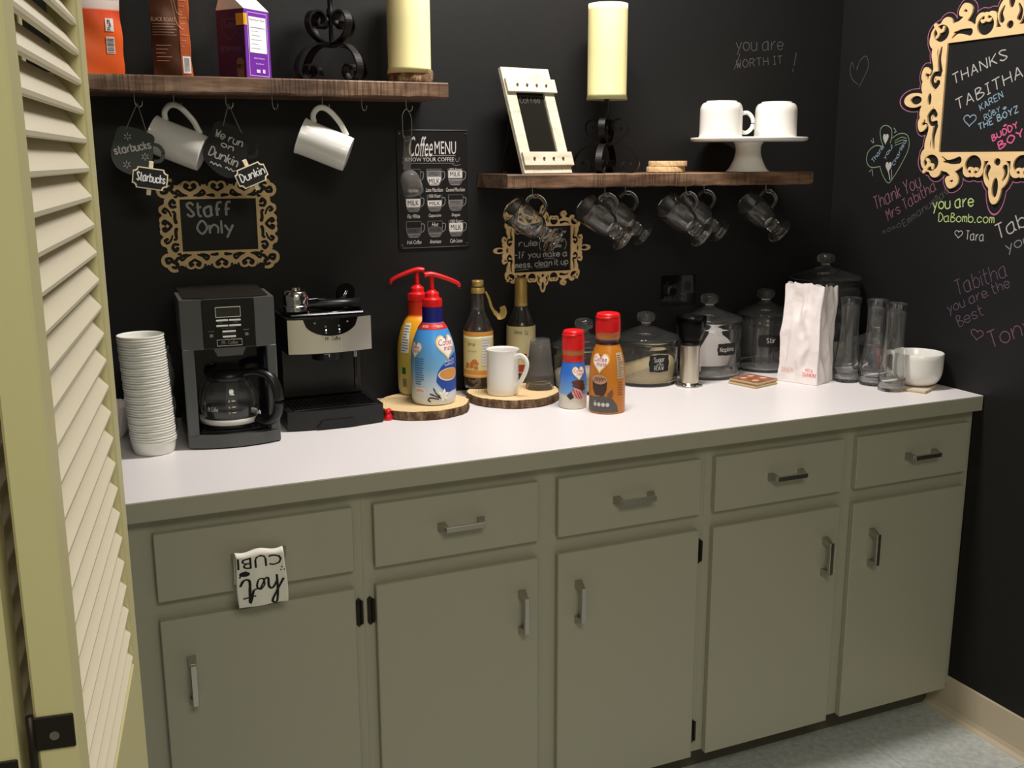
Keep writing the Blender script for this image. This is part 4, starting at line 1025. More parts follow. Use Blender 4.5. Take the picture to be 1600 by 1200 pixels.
def poly_surf(pts, mp, step=0.006):
    """convex-ish polygon filled by horizontal strips so it follows the curve"""
    z0 = min(p[1] for p in pts); z1 = max(p[1] for p in pts); b = B(); n = max(2, int((z1-z0)/step)); rows = []
    def cross(z):
        xs = []
        for i in range(len(pts)):
            (x0, y0), (x1, y1) = pts[i], pts[(i+1) % len(pts)]
            if (y0 <= z < y1) or (y1 <= z < y0): xs.append(x0+(x1-x0)*(z-y0)/(y1-y0))
        return (min(xs), max(xs)) if xs else None
    for k in range(n+1):
        z = z0+(z1-z0)*min(max(k/n, 0.002), 0.998); c = cross(z)
        if c: rows.append((z, c))
    K = 6
    vs = [mp(c[0]+(c[1]-c[0])*i/K, z) for z, c in rows for i in range(K+1)]
    fs = [(r*(K+1)+i, r*(K+1)+i+1, (r+1)*(K+1)+i+1, (r+1)*(K+1)+i) for r in range(len(rows)-1) for i in range(K)]
    b.add(vs, fs); return b
poly_surf([(0.006, 0.060), (0.010, 0.082), (0.020, 0.098), (0.034, 0.108), (0.052, 0.120), (0.075, 0.128), (0.078, 0.030), (0.034, 0.028), (0.018, 0.044)], onlathe(BP, 0.0007)).make('cup_print', flat(28, 72, 170), t)
b = B(); disc2(b, 0.042, 0.076, 0.031, 0.016, onlathe(BP, 0.0010), 24, 4); b.make('cup_print', flat(236, 222, 196), t)
b = B(); disc2(b, 0.043, 0.077, 0.028, 0.0135, onlathe(BP, 0.0013), 24, 4); b.make('coffee_print', flat(214, 150, 78), t)
b = B(); printed(b, 'FRENCH', 0.030, 0.104, 0.060, 0.110, onlathe(BP, 0.0013), 0.02, 0.1, 0.15); printed(b, 'VANILLA', 0.028, 0.096, 0.060, 0.102, onlathe(BP, 0.0013), 0.02, 0.1, 0.15)
printed(b, 'VALUE SIZE', 0.016, 0.189, 0.046, 0.194, onlathe(BP, 0.0011), 0.01); printed(b, 'VALUE SIZE', -0.046, 0.189, -0.018, 0.194, onlathe(BP, 0.0011), 0.01); b.make('printed_lettering', flat(240, 240, 236), t)
b = B(); mp_ = onlathe(BP, 0.0014)
for k in range(6):
    a = math.radians(20+60*k); c0 = (0.024, 0.026); L = 0.017; w = 0.0042
    pts = [c0, (c0[0]+L*.5*math.cos(a)-w*math.sin(a), c0[1]+L*.5*math.sin(a)+w*math.cos(a)), (c0[0]+L*math.cos(a), c0[1]+L*math.sin(a)), (c0[0]+L*.5*math.cos(a)+w*math.sin(a), c0[1]+L*.5*math.sin(a)-w*math.cos(a))]
    b.add([mp_(*p) for p in pts], [(0, 1, 2, 3)])
b.make('flower_print', flat(250, 250, 238), t)
b = B()
for q in ([(0.016, 0.022), (0.006, 0.030), (-0.001, 0.044)], [(0.018, 0.018), (0.000, 0.026), (-0.010, 0.030)], [(0.012, 0.016), (-0.008, 0.020), (-0.014, 0.014), (-0.008, 0.010)]): line2(b, q, 0.0032, onlathe(BP, 0.0012))
b.make('vanilla_pod_print', flat(50, 38, 32), t)
text_block(t, BP, -0.050, 0.050, -0.024, 0.118, 12, flat(70, 110, 160), seed=2)
b = B(); patch(b, -0.050, 0.030, -0.022, 0.044, onlathe(BP, 0.0008)); b.make('label_box', flat(240, 236, 232), t)
b = B(); printed(b, 'NUTRITION', -0.047, 0.033, -0.026, 0.040, onlathe(BP, 0.0012), 0.02); b.make('printed_lettering', flat(200, 60, 50), t)

t = pump_bottle(-1.366, -0.074, faceto(-1.366, -0.074), 'creamer_pump_bottle', 'orange and yellow coffee creamer pump bottle with red pump, behind the blue one', 0)
t.location.x, t.location.y = -1.362, -0.068
BP2 = [(r*0.985 if z < 0.19 else r, z*1.0) for r, z in BP]
band(BP2, 0, 0.2355, 0, 48).make('body', vert_grad('yellow_creamer_label', [(0, srgb(222, 206, 150)), (0.35, srgb(206, 190, 90)), (0.70, srgb(244, 178, 30)), (0.83, srgb(246, 170, 30)), (0.86, srgb(226, 70, 24)), (1.0, srgb(206, 44, 24))], 0.0, 0.2355), t)
pump_head(t, math.radians(188), 0.236)
b = B(); patch(b, -0.052, 0.110, -0.026, 0.184, onlathe(BP2, 0.0008)); b.make('label_box', flat(236, 236, 232), t)
text_block(t, BP2, -0.050, 0.112, -0.028, 0.180, 10, flat(120, 120, 120), seed=4)
b = B(); patch(b, -0.048, 0.055, -0.036, 0.072, onlathe(BP2, 0.0008)); b.make('label_box', flat(40, 110, 40), t)
b = B()
for k in range(8): patch(b, -0.047+k*0.0017, 0.022, -0.047+k*0.0017+(0.0009 if k % 2 else 0.0005), 0.044, onlathe(BP2, 0.0010), 1, 2)
b.make('barcode', flat(60, 56, 50), t)
logo(t, BP2, 0.030, 0.145, 1.0)

# ---- syrup bottles ---------------------------------------------------------------------
SP = sm([(0.0, 0.002), (0.034, 0.0), (0.0380, 0.004), (0.0385, 0.030), (0.0385, 0.140), (0.0360, 0.160), (0.0270, 0.180), (0.0200, 0.196), (0.0172, 0.212), (0.0160, 0.245), (0.0150, 0.262)], 3)
SPi = [(max(r-0.0022, 0.0), z+0.002) for r, z in SP]
def syrup(x, y, label, lvl, liq, rz, z=SZ):
    t = thing('syrup_bottle', label, 'bottle', (x, y, z), rz)
    B().lathe([(r, zz) for r, zz in SP]+SPi[::-1], 40).make('glass_bottle', M['glass'], t)
    li = [(max(r-0.0003, 0), zz) for r, zz in SPi if zz < lvl]; li.append((rad_at(SPi, lvl)-0.0003, lvl)); li.append((0, lvl))
    B().lathe(li, 36).make('syrup', liq, t)
    return t
rz = faceto(-1.2, -0.07)
t = syrup(-1.198, -0.070, 'amber syrup bottle with an orange label and a curled gold tag at its neck', 0.166, mat('dark_amber', srgb(150, 84, 28), 0.0, trans=0.9, ior=1.36), rz)
B().lathe([(0.0, 0.280), (0.0145, 0.280), (0.0155, 0.277), (0.0155, 0.264), (0.0, 0.264)], 28).make('cap', M['gold'], t)
B().lathe([(0.0165, 0.262), (0.0180, 0.256), (0.0190, 0.248), (0.0182, 0.247), (0.0160, 0.262)], 28).make('gold_collar', M['gold'], t)
band(SP, 0.030, 0.150, 0.0006, 40).make('label', flat(226, 214, 160, 0.5), t)
for z0, z1 in ((0.030, 0.0335), (0.038, 0.049), (0.140, 0.1495)): band(SP, z0, z1, 0.0010, 40, 3).make('label_stripe', flat(222, 150, 60, 0.5), t)
b = B(); printed(b, 'Syrup', -0.030, 0.112, -0.008, 0.124, onlathe(SP, 0.0011), 0.01, 0.1); b.make('printed_lettering', flat(70, 60, 40), t)
b = B(); printed(b, 'SALTED CARAMEL', -0.032, 0.098, -0.004, 0.102, onlathe(SP, 0.0011)); b.make('printed_lettering', flat(160, 150, 110), t)
rn = random.Random(5); b = B()
for k in range(9): disc2(b, -0.020+rn.uniform(-.012, .016), 0.064+rn.uniform(-.010, .012), 0.006, 0.005, onlathe(SP, 0.0011+0.0001*k), 8, 1)
b.make('caramel_print', flat(208, 120, 50, 0.5), t)
b = B(); patch(b, 0.008, 0.062, 0.034, 0.136, onlathe(SP, 0.0011)); b.make('label_box', flat(226, 222, 214), t)
text_block(t, SP, 0.010, 0.066, 0.032, 0.132, 9, flat(120, 116, 110), seed=7)
b = B()
def rib(u, v):
    pth = [(0.016, 0.252), (0.022, 0.240), (0.027, 0.226), (0.031, 0.212), (0.040, 0.198), (0.050, 0.188), (0.058, 0.190), (0.062, 0.203), (0.058, 0.214)]
    w = [0.004, 0.005, 0.006, 0.006, 0.009, 0.014, 0.016, 0.014, 0.010]
    q = crom(pth, 4); i = min(int(u*(len(q)-1)), len(q)-1); ww = w[min(int(u*8), 8)]*0.75
    j = min(i+1, len(q)-1); k_ = max(i-1, 0); tx, tz = q[j][0]-q[k_][0], q[j][1]-q[k_][1]; tl = math.hypot(tx, tz) or 1
    return (q[i][0]+0.004-tz/tl*ww*(v-0.5)*1.5, -0.012+ww*(v-0.5)*0.8-0.006*u, q[i][1]+tx/tl*ww*(v-0.5)*1.5)
b.grid(rib, 32, 3); b.make('gold_tag', M['gold'], t)
t = syrup(-1.066, -0.045, 'half empty syrup bottle with a gold neck sleeve behind the white mug', 0.158, mat('brown_syrup', srgb(120, 62, 30), 0.0, trans=0.85, ior=1.36), faceto(-1.06, -0.04), SZ)
t.location = (-1.066, -0.048, SZ)
B().lathe([(0.0, 0.278), (0.0150, 0.278), (0.0158, 0.274), (0.0158, 0.262), (0.0166, 0.259), (0.0176, 0.214), (0.0184, 0.204), (0.0168, 0.203), (0.0, 0.262)], 28).make('neck_sleeve', M['gold'], t)
band(SP, 0.028, 0.152, 0.0006, 40).make('label', flat(232, 220, 170, 0.5), t)
b = B(); printed(b, 'Skinny', -0.018, 0.130, 0.004, 0.143, onlathe(SP, 0.0011), 0.01, 0.1); printed(b, 'Co', 0.010, 0.130, 0.019, 0.143, onlathe(SP, 0.0011), 0.01, 0.1); b.make('printed_lettering', flat(60, 56, 50), t)
b = B()
for k in range(6): disc2(b, 0.014+rn.uniform(-.006, .006), 0.070+rn.uniform(-.006, .006), 0.005, 0.005, onlathe(SP, 0.0011+0.0001*k), 8, 1)
b.make('berry_print', flat(190, 50, 30, 0.5), t)
b = B(); patch(b, -0.030, 0.030, 0.030, 0.050, onlathe(SP, 0.0010)); b.make('label_stripe', flat(180, 70, 40, 0.5), t)

# ---- mugs ----------------------------------------------------------------------------------
MG = sm([(0.0, 0.002), (0.036, 0.0), (0.0395, 0.004), (0.0405, 0.020), (0.0405, 0.095), (0.0418, 0.112), (0.0425, 0.1155)], 2)
MGi = [(0.0405, 0.1158), (0.0380, 0.110), (0.0368, 0.095), (0.0368, 0.012), (0.034, 0.007), (0.0, 0.006)]
def coffee_mug(name, label, loc, rz=0, rot=None, group=None):
    t = thing(name, label, 'mug', loc, rz, group)
    B().lathe(MG+MGi, 44).make('body', M['white'], t)
    q = crom([(0.0385, 0.096), (0.054, 0.104), (0.071, 0.099), (0.0775, 0.085), (0.073, 0.066), (0.060, 0.042), (0.048, 0.028), (0.0385, 0.018)], 4)
    B().tube([(a, 0, c) for a, c in q], [(0.0038, 0.0064)]*len(q), 10, flat=(0, 1, 0)).make('handle', M['white'], t)
    if rot is not None: t.rotation_euler = rot
    return t
coffee_mug('coffee_mug', 'white ceramic mug standing on the wood slice, handle to the right', (-1.174, -0.175, SZ), faceto(-1.17, -0.17)+math.radians(-38))
# camera aligned axes at the shelves, used to read how the hanging mugs tilt
RV = Vector((0.917, -0.399, 0)); UP = Vector((0, 0, 1)); TW = Vector((-0.399, -0.917, 0))
def hang(obj, ang, tow, hook, local_pt, twist=0.0):
    """mouth points up-left by ang, tilted toward the room by tow; local_pt is carried by the hook"""
    A = ((-math.cos(ang))*RV+math.sin(ang)*UP)*math.cos(tow)+TW*math.sin(tow); A.normalize()
    Hh = math.sin(ang)*RV+math.cos(ang)*UP; Hh = (Hh-A*Hh.dot(A)).normalized()
    Yv = A.cross(Hh)
    mt = Matrix((Hh, Yv, A)).transposed()
    obj.rotation_euler = mt.to_euler(); obj.location = Vector(hook)-mt @ Vector(local_pt)
m_ = coffee_mug('coffee_mug', 'white mug hanging by its handle between the two dark mug shaped tags', (0, 0, 0))
hang(m_, math.radians(22), math.radians(4), (-1.922, -0.112, 1.6465), (0.0735, 0, 0.086))
m_ = coffee_mug('coffee_mug', 'white mug hanging alone by its handle under the right half of the upper shelf', (0, 0, 0))
hang(m_, math.radians(22), math.radians(4), (-1.604, -0.155, 1.6435), (0.0735, 0, 0.086))

# ---- stack of clear cups, mouth down --------------------------------------------------------
cc = [(0.0345, 0.0), (0.0362, 0.0005), (0.0362, 0.0035), (0.0345, 0.0045), (0.0335, 0.012), (0.0300, 0.050), (0.0255, 0.092), (0.0235, 0.094), (0.0, 0.0935)]
cci = [(0.0, 0.0925), (0.0230, 0.0928), (0.0247, 0.0915), (0.0292, 0.050), (0.0327, 0.012), (0.0340, 0.001)]
mc = B().lathe(cc+cci, 36).mesh('clear_cup', M['pet'])
for i in range(8):
    o = bpy.data.objects.new('clear_plastic_cup', mc); COL.objects.link(o); o.location = (-1.061, -0.158, SZ+0.0004+i*0.0052)
    lab = 'clear plastic cup inside the upturned stack behind the white mug'
    if i == 7: lab = 'topmost clear plastic cup of the upturned stack beside the white mug'
    if i == 0: lab = 'lowest clear plastic cup of the upturned stack, its rim on the wood slice'
    tag(o, lab, 'cup', 'upturned clear plastic cups')

# ---- squeeze creamers -----------------------------------------------------------------------
C1 = sm([(0.0, 0.001), (0.031, 0.0), (0.0345, 0.005), (0.0348, 0.020), (0.0345, 0.060), (0.0325, 0.085), (0.0285, 0.108), (0.0262, 0.122), (0.0270, 0.135), (0.0272, 0.146)], 3)
def flip_cap(t, z0, r, h):
    b = B(); b.lathe(sm([(r, z0), (r*1.03, z0+0.002), (r*1.02, z0+h*0.55), (r*0.98, z0+h*0.72), (r*0.99, z0+h*0.80), (r*0.88, z0+h*0.95), (r*0.5, z0+h), (0, z0+h)], 3), 36)
    b.tube([(r*0.98*math.sin(a), -r*0.98*math.cos(a), z0+h*0.76) for a in [math.radians(-80+i*14) for i in range(8)]], (0.0022, 0.002), 8)
    b.make('flip_cap', M['red'], t)
    for i in range(24):
        pass
x, y = -1.033, -0.292
t = thing('creamer_bottle', 'small blue coffee creamer bottle with red cap, the shorter of the two', 'bottle', (x, y, CZ+0.0004), faceto(x, y))
band(C1, 0, 0.146, 0, 44).make('body', vert_grad('small_creamer_label', [(0, srgb(232, 226, 210)), (0.26, srgb(222, 218, 206)), (0.33, srgb(120, 170, 224)), (0.75, srgb(52, 116, 214)), (1, srgb(52, 116, 214))], 0.0, 0.12), t)
band(C1, 0.117, 0.134, 0.0006, 44, 5).make('red_band', flat(206, 44, 36), t)
band(C1, 0.134, 0.146, 0.0006, 44, 5).make('neck_wrap', flat(178, 112, 60), t)
flip_cap(t, 0.146, 0.0275, 0.050)
logo(t, C1, 0.016, 0.092, 0.62)
b = B(); mp1 = onlathe(C1, 0.0010)
for (a, c, w, h, z_) in ((0.014, 0.068, 0.017, 0.006, 0), (0.016, 0.060, 0.017, 0.006, 1), (0.018, 0.052, 0.016, 0.006, 2)): disc2(b, a, c, w, h, onlathe(C1, 0.0010+0.0002*z_), 18, 2)
b.make('cookie_print', flat(92, 56, 44), t)
poly_surf([(0.002, 0.056), (0.020, 0.048), (0.028, 0.034), (0.022, 0.024), (0.008, 0.026), (-0.002, 0.040)], onlathe(C1, 0.0017), 0.004).make('candy_print', flat(222, 160, 156), t)
b = B()
for k in range(3): line2(b, [(0.001+k*0.006, 0.052-k*0.003), (0.006+k*0.006, 0.038), (0.012+k*0.005, 0.028)], 0.002, onlathe(C1, 0.0020))
poly_surf([(-0.016, 0.034), (-0.004, 0.044), (0.004, 0.030), (-0.006, 0.024)], onlathe(C1, 0.0012), 0.004).make('chocolate_print', flat(58, 40, 36), t)
b.make('candy_stripe', flat(180, 60, 60), t)
C2 = [(r*1.27, z*1.345) for r, z in C1]
C2 = sm([(0.0, 0.001), (0.040, 0.0), (0.0440, 0.006), (0.0443, 0.030), (0.0440, 0.090), (0.0410, 0.125), (0.0350, 0.150), (0.0290, 0.166), (0.0262, 0.174), (0.0290, 0.184), (0.0292, 0.197)], 3)
x, y = -0.976, -0.365
t = thing('creamer_bottle', 'large orange coffee creamer bottle with red cap in front of the jars', 'bottle', (x, y, CZ+0.0004), faceto(x, y))
band(C2, 0, 0.197, 0, 44).make('body', flat(206, 126, 36, 0.35), t)
band(C2, 0.168, 0.180, 0.0005, 44, 6).make('neck_band', flat(64, 34, 44), t)
band(C2, 0.181, 0.197, 0.0005, 44, 5).make('neck_wrap', flat(190, 120, 64), t)
flip_cap(t, 0.197, 0.0300, 0.048)
logo(t, C2, -0.020, 0.128, 0.88, (244, 190, 90))
poly_surf([(-0.050, 0.045), (-0.010, 0.046), (0.012, 0.040), (0.026, 0.022), (0.030, 0.004), (-0.060, 0.004)], onlathe(C2, 0.0007), 0.004).make('label_base', flat(92, 88, 86), t)
poly_surf([(-0.040, 0.086), (0.000, 0.086), (-0.001, 0.060), (-0.008, 0.046), (-0.030, 0.046), (-0.038, 0.060)], onlathe(C2, 0.0010), 0.004).make('cup_print', flat(66, 44, 36), t)
b = B(); disc2(b, -0.020, 0.086, 0.0205, 0.012, onlathe(C2, 0.0013), 24, 3); b.make('foam_print', flat(196, 150, 118), t)
b = B()
for k in range(4): line2(b, [(-0.034+k*0.007, 0.080+0.002*(k % 2)), (-0.028+k*0.007, 0.090), (-0.022+k*0.006, 0.083)], 0.002, onlathe(C2, 0.0016))
b.make('drizzle_print', flat(120, 76, 54), t)
poly_surf([(0.000, 0.050), (0.012, 0.062), (0.016, 0.052), (0.012, 0.040), (0.002, 0.038)], onlathe(C2, 0.0010), 0.004).make('nut_print', flat(128, 82, 48), t)
b = B()
for k in range(4): disc2(b, -0.030+k*0.0105, 0.024, 0.0046, 0.0052, onlathe(C2, 0.0012), 14, 1)
printed(b, '35', -0.0335, 0.030, -0.028, 0.033, onlathe(C2, 0.0012)); b.make('nutrition_icons', flat(210, 206, 200), t)
b = B(); patch(b, 0.026, 0.088, 0.048, 0.150, onlathe(C2, 0.0008)); b.make('label_box', flat(206, 186, 160), t)
text_block(t, C2, 0.028, 0.090, 0.046, 0.146, 11, flat(120, 100, 80), seed=11)
text_block(t, C2, 0.028, 0.044, 0.046, 0.080, 6, flat(150, 90, 40), seed=12)

# ---- glass jars --------------------------------------------------------------------------------
def tag_label(t, r, s0, z0, w, h, lines, off=0.0012):
    """black chalkboard sticker with scalloped outline"""
    mp = lambda s, z: ((r+off)*math.sin(s/r), -(r+off)*math.cos(s/r), z)
    n = 40; pts = []
    for i in range(n):
        a = 2*PI*i/n; k = 1+0.07*math.cos(4*a+PI)+0.05*math.cos(8*a)
        pts.append((s0+w/2*k*math.copysign(abs(math.cos(a))**0.7, math.cos(a)), z0+h/2*k*math.copysign(abs(math.sin(a))**0.7, math.sin(a))))
    b = B(); vs = []; K = 4
    for k in range(1, K+1):
        for p in pts: vs.append(mp(s0+(p[0]-s0)*k/K, z0+(p[1]-z0)*k/K))
    b.add(vs, [tuple(range(n))]+[((k-1)*n+i, (k-1)*n+(i+1) % n, k*n+(i+1) % n, k*n+i) for k in range(1, K) for i in range(n)])
    la = b.make('chalk_label', mat('black_sticker', srgb(18, 18, 18), 0.6) if 'bs' not in M else M['bs'], t)
    M['bs'] = la.data.materials[0]
    b = B(); mp2 = lambda s, z: ((r+off+0.0006)*math.sin(s/r), -(r+off+0.0006)*math.cos(s/r), z)
    for tx, a0, zz, a1, hh, ww in lines: hand(b, tx, (s0+a0, z0+zz), (s0+a1, z0+zz+0.001), hh, ww, mp2)
    b.make('handwriting', M['chalk'], la)
def jar(x, y, r, h, label, extra=0.0, z=CZ, name='glass_jar'):
    t = thing(name, label, 'jar', (x, y, z+0.0004), faceto(x, y, extra))
    zb = h-0.075   # rim height
    po = sm([(0.0, 0.002), (r*0.90, 0.0), (r*0.985, 0.006), (r, 0.018), (r, zb-0.030), (r*0.985, zb-0.018), (r*0.93, zb-0.008), (r*0.93, zb)], 3)
    pi2 = [(r*0.90, zb), (r*0.90, zb-0.010), (r*0.955, zb-0.022), (r-0.004, zb-0.032), (r-0.004, 0.016), (r*0.9, 0.008), (0.0, 0.008)]
    B().lathe(po+pi2, 56).make('glass_body', M['glass'], t)
    z0 = zb+0.0008
    lo = [(0.0, z0+0.004), (r*0.85, z0+0.002), (r*0.88, z0), (r*1.02, z0), (r*1.03, z0+0.004), (r*0.98, z0+0.009), (r*0.80, z0+0.014), (r*0.45, z0+0.026), (r*0.22, z0+0.034), (0.011, z0+0.040),
          (0.013, z0+0.044), (0.024, z0+0.050), (0.026, z0+0.060), (0.022, z0+0.070), (0.012, z0+0.0738), (0.0, z0+0.0742)]
    hl = [(0.0, z0+0.022), (r*0.4, z0+0.018), (r*0.75, z0+0.008), (r*0.84, z0+0.0045)]
    B().lathe(lo, 56).make('lid', M['glass'], t)
    return t, zb
t, zb = jar(-0.913, -0.120, 0.086, 0.192, 'squat glass jar with white contents, hidden behind the two creamer bottles')
B().lathe([(0, 0.0095), (0.078, 0.0095), (0.0805, 0.02), (0.0805, 0.045), (0.06, 0.050), (0, 0.047)], 40).make('sweetener', flat(226, 216, 190, 0.8), t)
t, zb = jar(-0.712, -0.105, 0.090, 0.196, 'glass jar of raw sugar labelled Sugar in the Raw', 0.0)
nn = 44; vs = []; fs = []
def sugz(x, y): return 0.040+0.016*math.sin(x*26+0.6)+0.008*math.sin(y*40)+(0.012 if x > 0.02 else 0)*0.6
bs = B(); R = 0.0845; rings = 8
vs = [(0, 0, sugz(0, 0))]
for k in range(1, rings+1):
    for i in range(nn):
        a = 2*PI*i/nn; xx, yy = R*k/rings*math.cos(a), R*k/rings*math.sin(a); vs.append((xx, yy, sugz(xx, yy)))
for i in range(nn): vs.append((R*math.cos(2*PI*i/nn), R*math.sin(2*PI*i/nn), 0.0095))
fs = [(0, 1+i, 1+(i+1) % nn) for i in range(nn)]
for k in range(rings): fs += [(1+(k)*nn+i-nn*0, 1+(k+1)*nn+i, 1+(k+1)*nn+(i+1) % nn, 1+k*nn+(i+1) % nn) for i in range(nn)]
fs.append(tuple(1+rings*nn+i for i in range(nn))[::-1])
bs.add(vs, fs, smooth=True); bs.make('raw_sugar', mat('raw_sugar', srgb(206, 184, 140), 0.9, noise=0.15, nscale=300), t)
tag_label(t, 0.090, 0.040, 0.066, 0.062, 0.050, [('Sugar', -0.016, 0.004, 0.014, 0.013, 0.0018), ('in the', -0.008, -0.006, 0.010, 0.006, 0.0010), ('RAW', -0.014, -0.019, 0.012, 0.012, 0.0018)])
t, zb = jar(-0.503, -0.102, 0.092, 0.234, 'tall glass jar of white napkins behind the steel cylinder')
nb = B()
npm = Matrix.Translation((-0.004, 0.012, 0.010))
prof = [(-0.078, 0.004), (-0.076, 0.034), (-0.042, 0.030), (0.008, 0.132), (0.062, 0.092), (0.074, 0.080), (0.074, 0.052), (0.046, 0.006)]
for k in range(5):
    m2 = Matrix.Translation((0.0, 0.030-0.013*k, 0.001+0.0015*k)) @ Matrix.Rotation(math.radians(4-2*k), 4, 'Y') @ Matrix.Rotation(PI/2, 4, 'X')
    nb = B(); pr2 = [(-0.030, 0.004), (-0.018, 0.060), (0.006, 0.124-0.006*k), (0.052-0.002*k, 0.088), (0.066-0.006*k, 0.070), (0.058-0.004*k, 0.004)]
    nb.prism(pr2, 0.006, m2 @ Matrix.Translation((0, 0.011, 0)))
    o = nb.make('paper_napkin', M['paper'], None)
    o.location = (-0.503, -0.102, CZ); o.rotation_euler = (0, 0, faceto(-0.503, -0.102))
    tag(o, 'folded white paper napkin standing inside the tall napkin jar', 'napkin', 'napkins in the jar')
nb = B(); nb.box((-0.045, -0.02, 0.022), (0.055, 0.07, 0.022), 0.004)
o = nb.make('paper_napkin', M['paper'], None, (-0.503, -0.102, CZ), (0, 0, faceto(-0.503, -0.102))); tag(o, 'folded white paper napkin lying flat at the left in the napkin jar', 'napkin')
tag_label(t, 0.092, 0.056, 0.088, 0.062, 0.036, [('Napkins', -0.022, -0.006, 0.022, 0.012, 0.0018)])
t, zb = jar(-0.300, -0.092, 0.081, 0.236, 'tall dark looking glass jar labelled Stir, beside the paper bag')
tag_label(t, 0.081, 0.016, 0.094, 0.068, 0.036, [('Stir', -0.008, -0.005, 0.016, 0.014, 0.0022)])
for k in range(7):
    a = k*0.9; B_ = B(); rr0 = 0.03
    B_.box((rr0*math.cos(a), rr0*math.sin(a), 0.083), (0.006, 0.0015, 0.14), 0)
    o = B_.make('stir_stick', flat(34, 32, 30, 0.5), None, (-0.300, -0.092, CZ+0.001), (0, 0, 0.3)); tag(o, 'thin dark stir stick inside the jar labelled Stir', 'stirrer', 'stirrers in the jar')
t, zb = jar(-0.113, -0.122, 0.102, 0.334, 'largest lidded glass jar, in the corner behind the paper bag and bottles')
tag_label(t, 0.102, -0.006, 0.178, 0.070, 0.040, [('Super', -0.024, 0.002, 0.022, 0.011, 0.0016), ('Cow', -0.012, -0.013, 0.012, 0.011, 0.0016)])
for k, (dx, dy, dz, a, c, lb) in enumerate(((-0.020, -0.045, 0.012, 0.2, (196, 206, 214), 'pale packet at the bottom of the large corner jar, seen through the left bottle'), (0.030, -0.050, 0.012, -0.5, (190, 180, 160), 'beige packet at the bottom of the large corner jar'), (0.000, -0.040, 0.070, 0.5, (206, 208, 206), 'white packet on top of the others in the large corner jar'))):
    o = crumple('sweetener_packet', (-0.113+dx*0.8, -0.122+dy*0.8, CZ+dz), (0.045, 0.012, 0.055), flat(*c, 0.7), lb, 'packet', 20+k, 0.0012); o.rotation_euler = (0, 0, a)
t, zb = jar(-0.066, -0.296, 0.058, 0.168, 'small lidded glass jar behind the three bottles, near the right wall')
for k, (dx, dy, dz, a, c, lb) in enumerate(((-0.022, -0.010, 0.012, 0.5, (90, 140, 176), 'light blue packet inside the small jar by the right wall'), (0.015, -0.012, 0.012, -0.4, (176, 70, 76), 'red pink packet inside the small jar by the right wall'))):
    o = crumple('sweetener_packet', (-0.066+dx, -0.296+dy, CZ+dz), (0.036, 0.010, 0.050), flat(*c, 0.7), lb, 'packet', 30+k, 0.001); o.rotation_euler = (0, 0, a)
# ---- steel cylinder with smoky funnel
t = thing('grinder', 'brushed steel cylinder with a smoky clear funnel top, in front of the napkin jar', 'grinder', (-0.630, -0.203, CZ+0.0004))
B().lathe(sm([(0.0, 0.0), (0.034, 0.0), (0.0355, 0.003), (0.032, 0.006), (0.027, 0.009)], 2), 40).make('base_ring', M['chrome'], t)
b = B(); b.lathe([(0.0262, 0.008), (0.0262, 0.112), (0.0, 0.112)], 44); auto(b.make('cylinder', M['brushed'], t))
b = B(); b.lathe([(0.0, 0.112), (0.0265, 0.112), (0.0275, 0.114), (0.0275, 0.119), (0.024, 0.121), (0.0, 0.121)], 36); b.box((0.030, 0.0, 0.1165), (0.014, 0.010, 0.006), 0.001); b.make('collar', M['black'], t)
M['smoke'] = mat('smoky_plastic', srgb(150, 150, 150), 0.05, trans=1.0, ior=1.12)
B().lathe([(0.022, 0.121), (0.030, 0.130), (0.038, 0.150), (0.041, 0.178), (0.042, 0.190), (0.040, 0.190), (0.036, 0.151), (0.028, 0.131), (0.020, 0.1225)], 40).make('funnel', M['smoke'], t)
# ---- coasters
def tile_coaster(x, y, z, rz, label, m, dots=False):
    t = thing('coaster', label, 'coaster', (x, y, z), rz)
    B().box((0, 0, 0.003), (0.094, 0.094, 0.0058), 0.001).make('cork_back', flat(200, 182, 140, 0.8), t)
    B().box((0, 0, 0.0064), (0.092, 0.092, 0.0010), 0.0003).make('printed_top', m, t)
    if dots:
        b = B()
        for a, c in ((-.02, -.02), (.024, -.014), (-.016, .022), (.02, .024)): disc2(b, a, c, 0.012, 0.009, lambda u, v: (u, v, 0.0071), 14, 1)
        b.make('round_print', flat(236, 190, 160, 0.4), t)
tile_coaster(-0.462, -0.262, CZ+0.0003, 0.27, 'lower square coaster of the pair in front of the stir jar', flat(160, 110, 84))
tile_coaster(-0.456, -0.258, CZ+0.0075, 0.31, 'upper square coaster of the pair, brown with round patches', mat('brown_print', srgb(166, 108, 80), 0.35, noise=0.3, nscale=60), True)
tile_coaster(-0.105, -0.492, CZ+0.0003, 0.45, 'square coaster under the wide white mug', flat(222, 206, 190))
# ---- wide mug
t = thing('soup_mug', 'wide white cup standing on a coaster at the right end of the counter', 'mug', (-0.078, -0.474, CZ+0.0078), faceto(-0.078, -0.474)+math.radians(180-10))
t.location.x = -0.080
wm = sm([(0.0, 0.003), (0.032, 0.0), (0.046, 0.004), (0.058, 0.016), (0.0645, 0.040), (0.0655, 0.086)], 3)
B().lathe(wm+[(0.0640, 0.0875), (0.0620, 0.085), (0.0610, 0.040), (0.054, 0.019), (0.042, 0.009), (0.0, 0.007)], 52).make('body', M['white'], t)
q = crom([(0.062, 0.074), (0.075, 0.080), (0.088, 0.070), (0.092, 0.052), (0.084, 0.032), (0.070, 0.022), (0.060, 0.024)], 4)
B().tube([(a, 0, c) for a, c in q], [(0.0050, 0.0068)]*len(q), 10, flat=(0, 1, 0)).make('handle', M['white'], t)
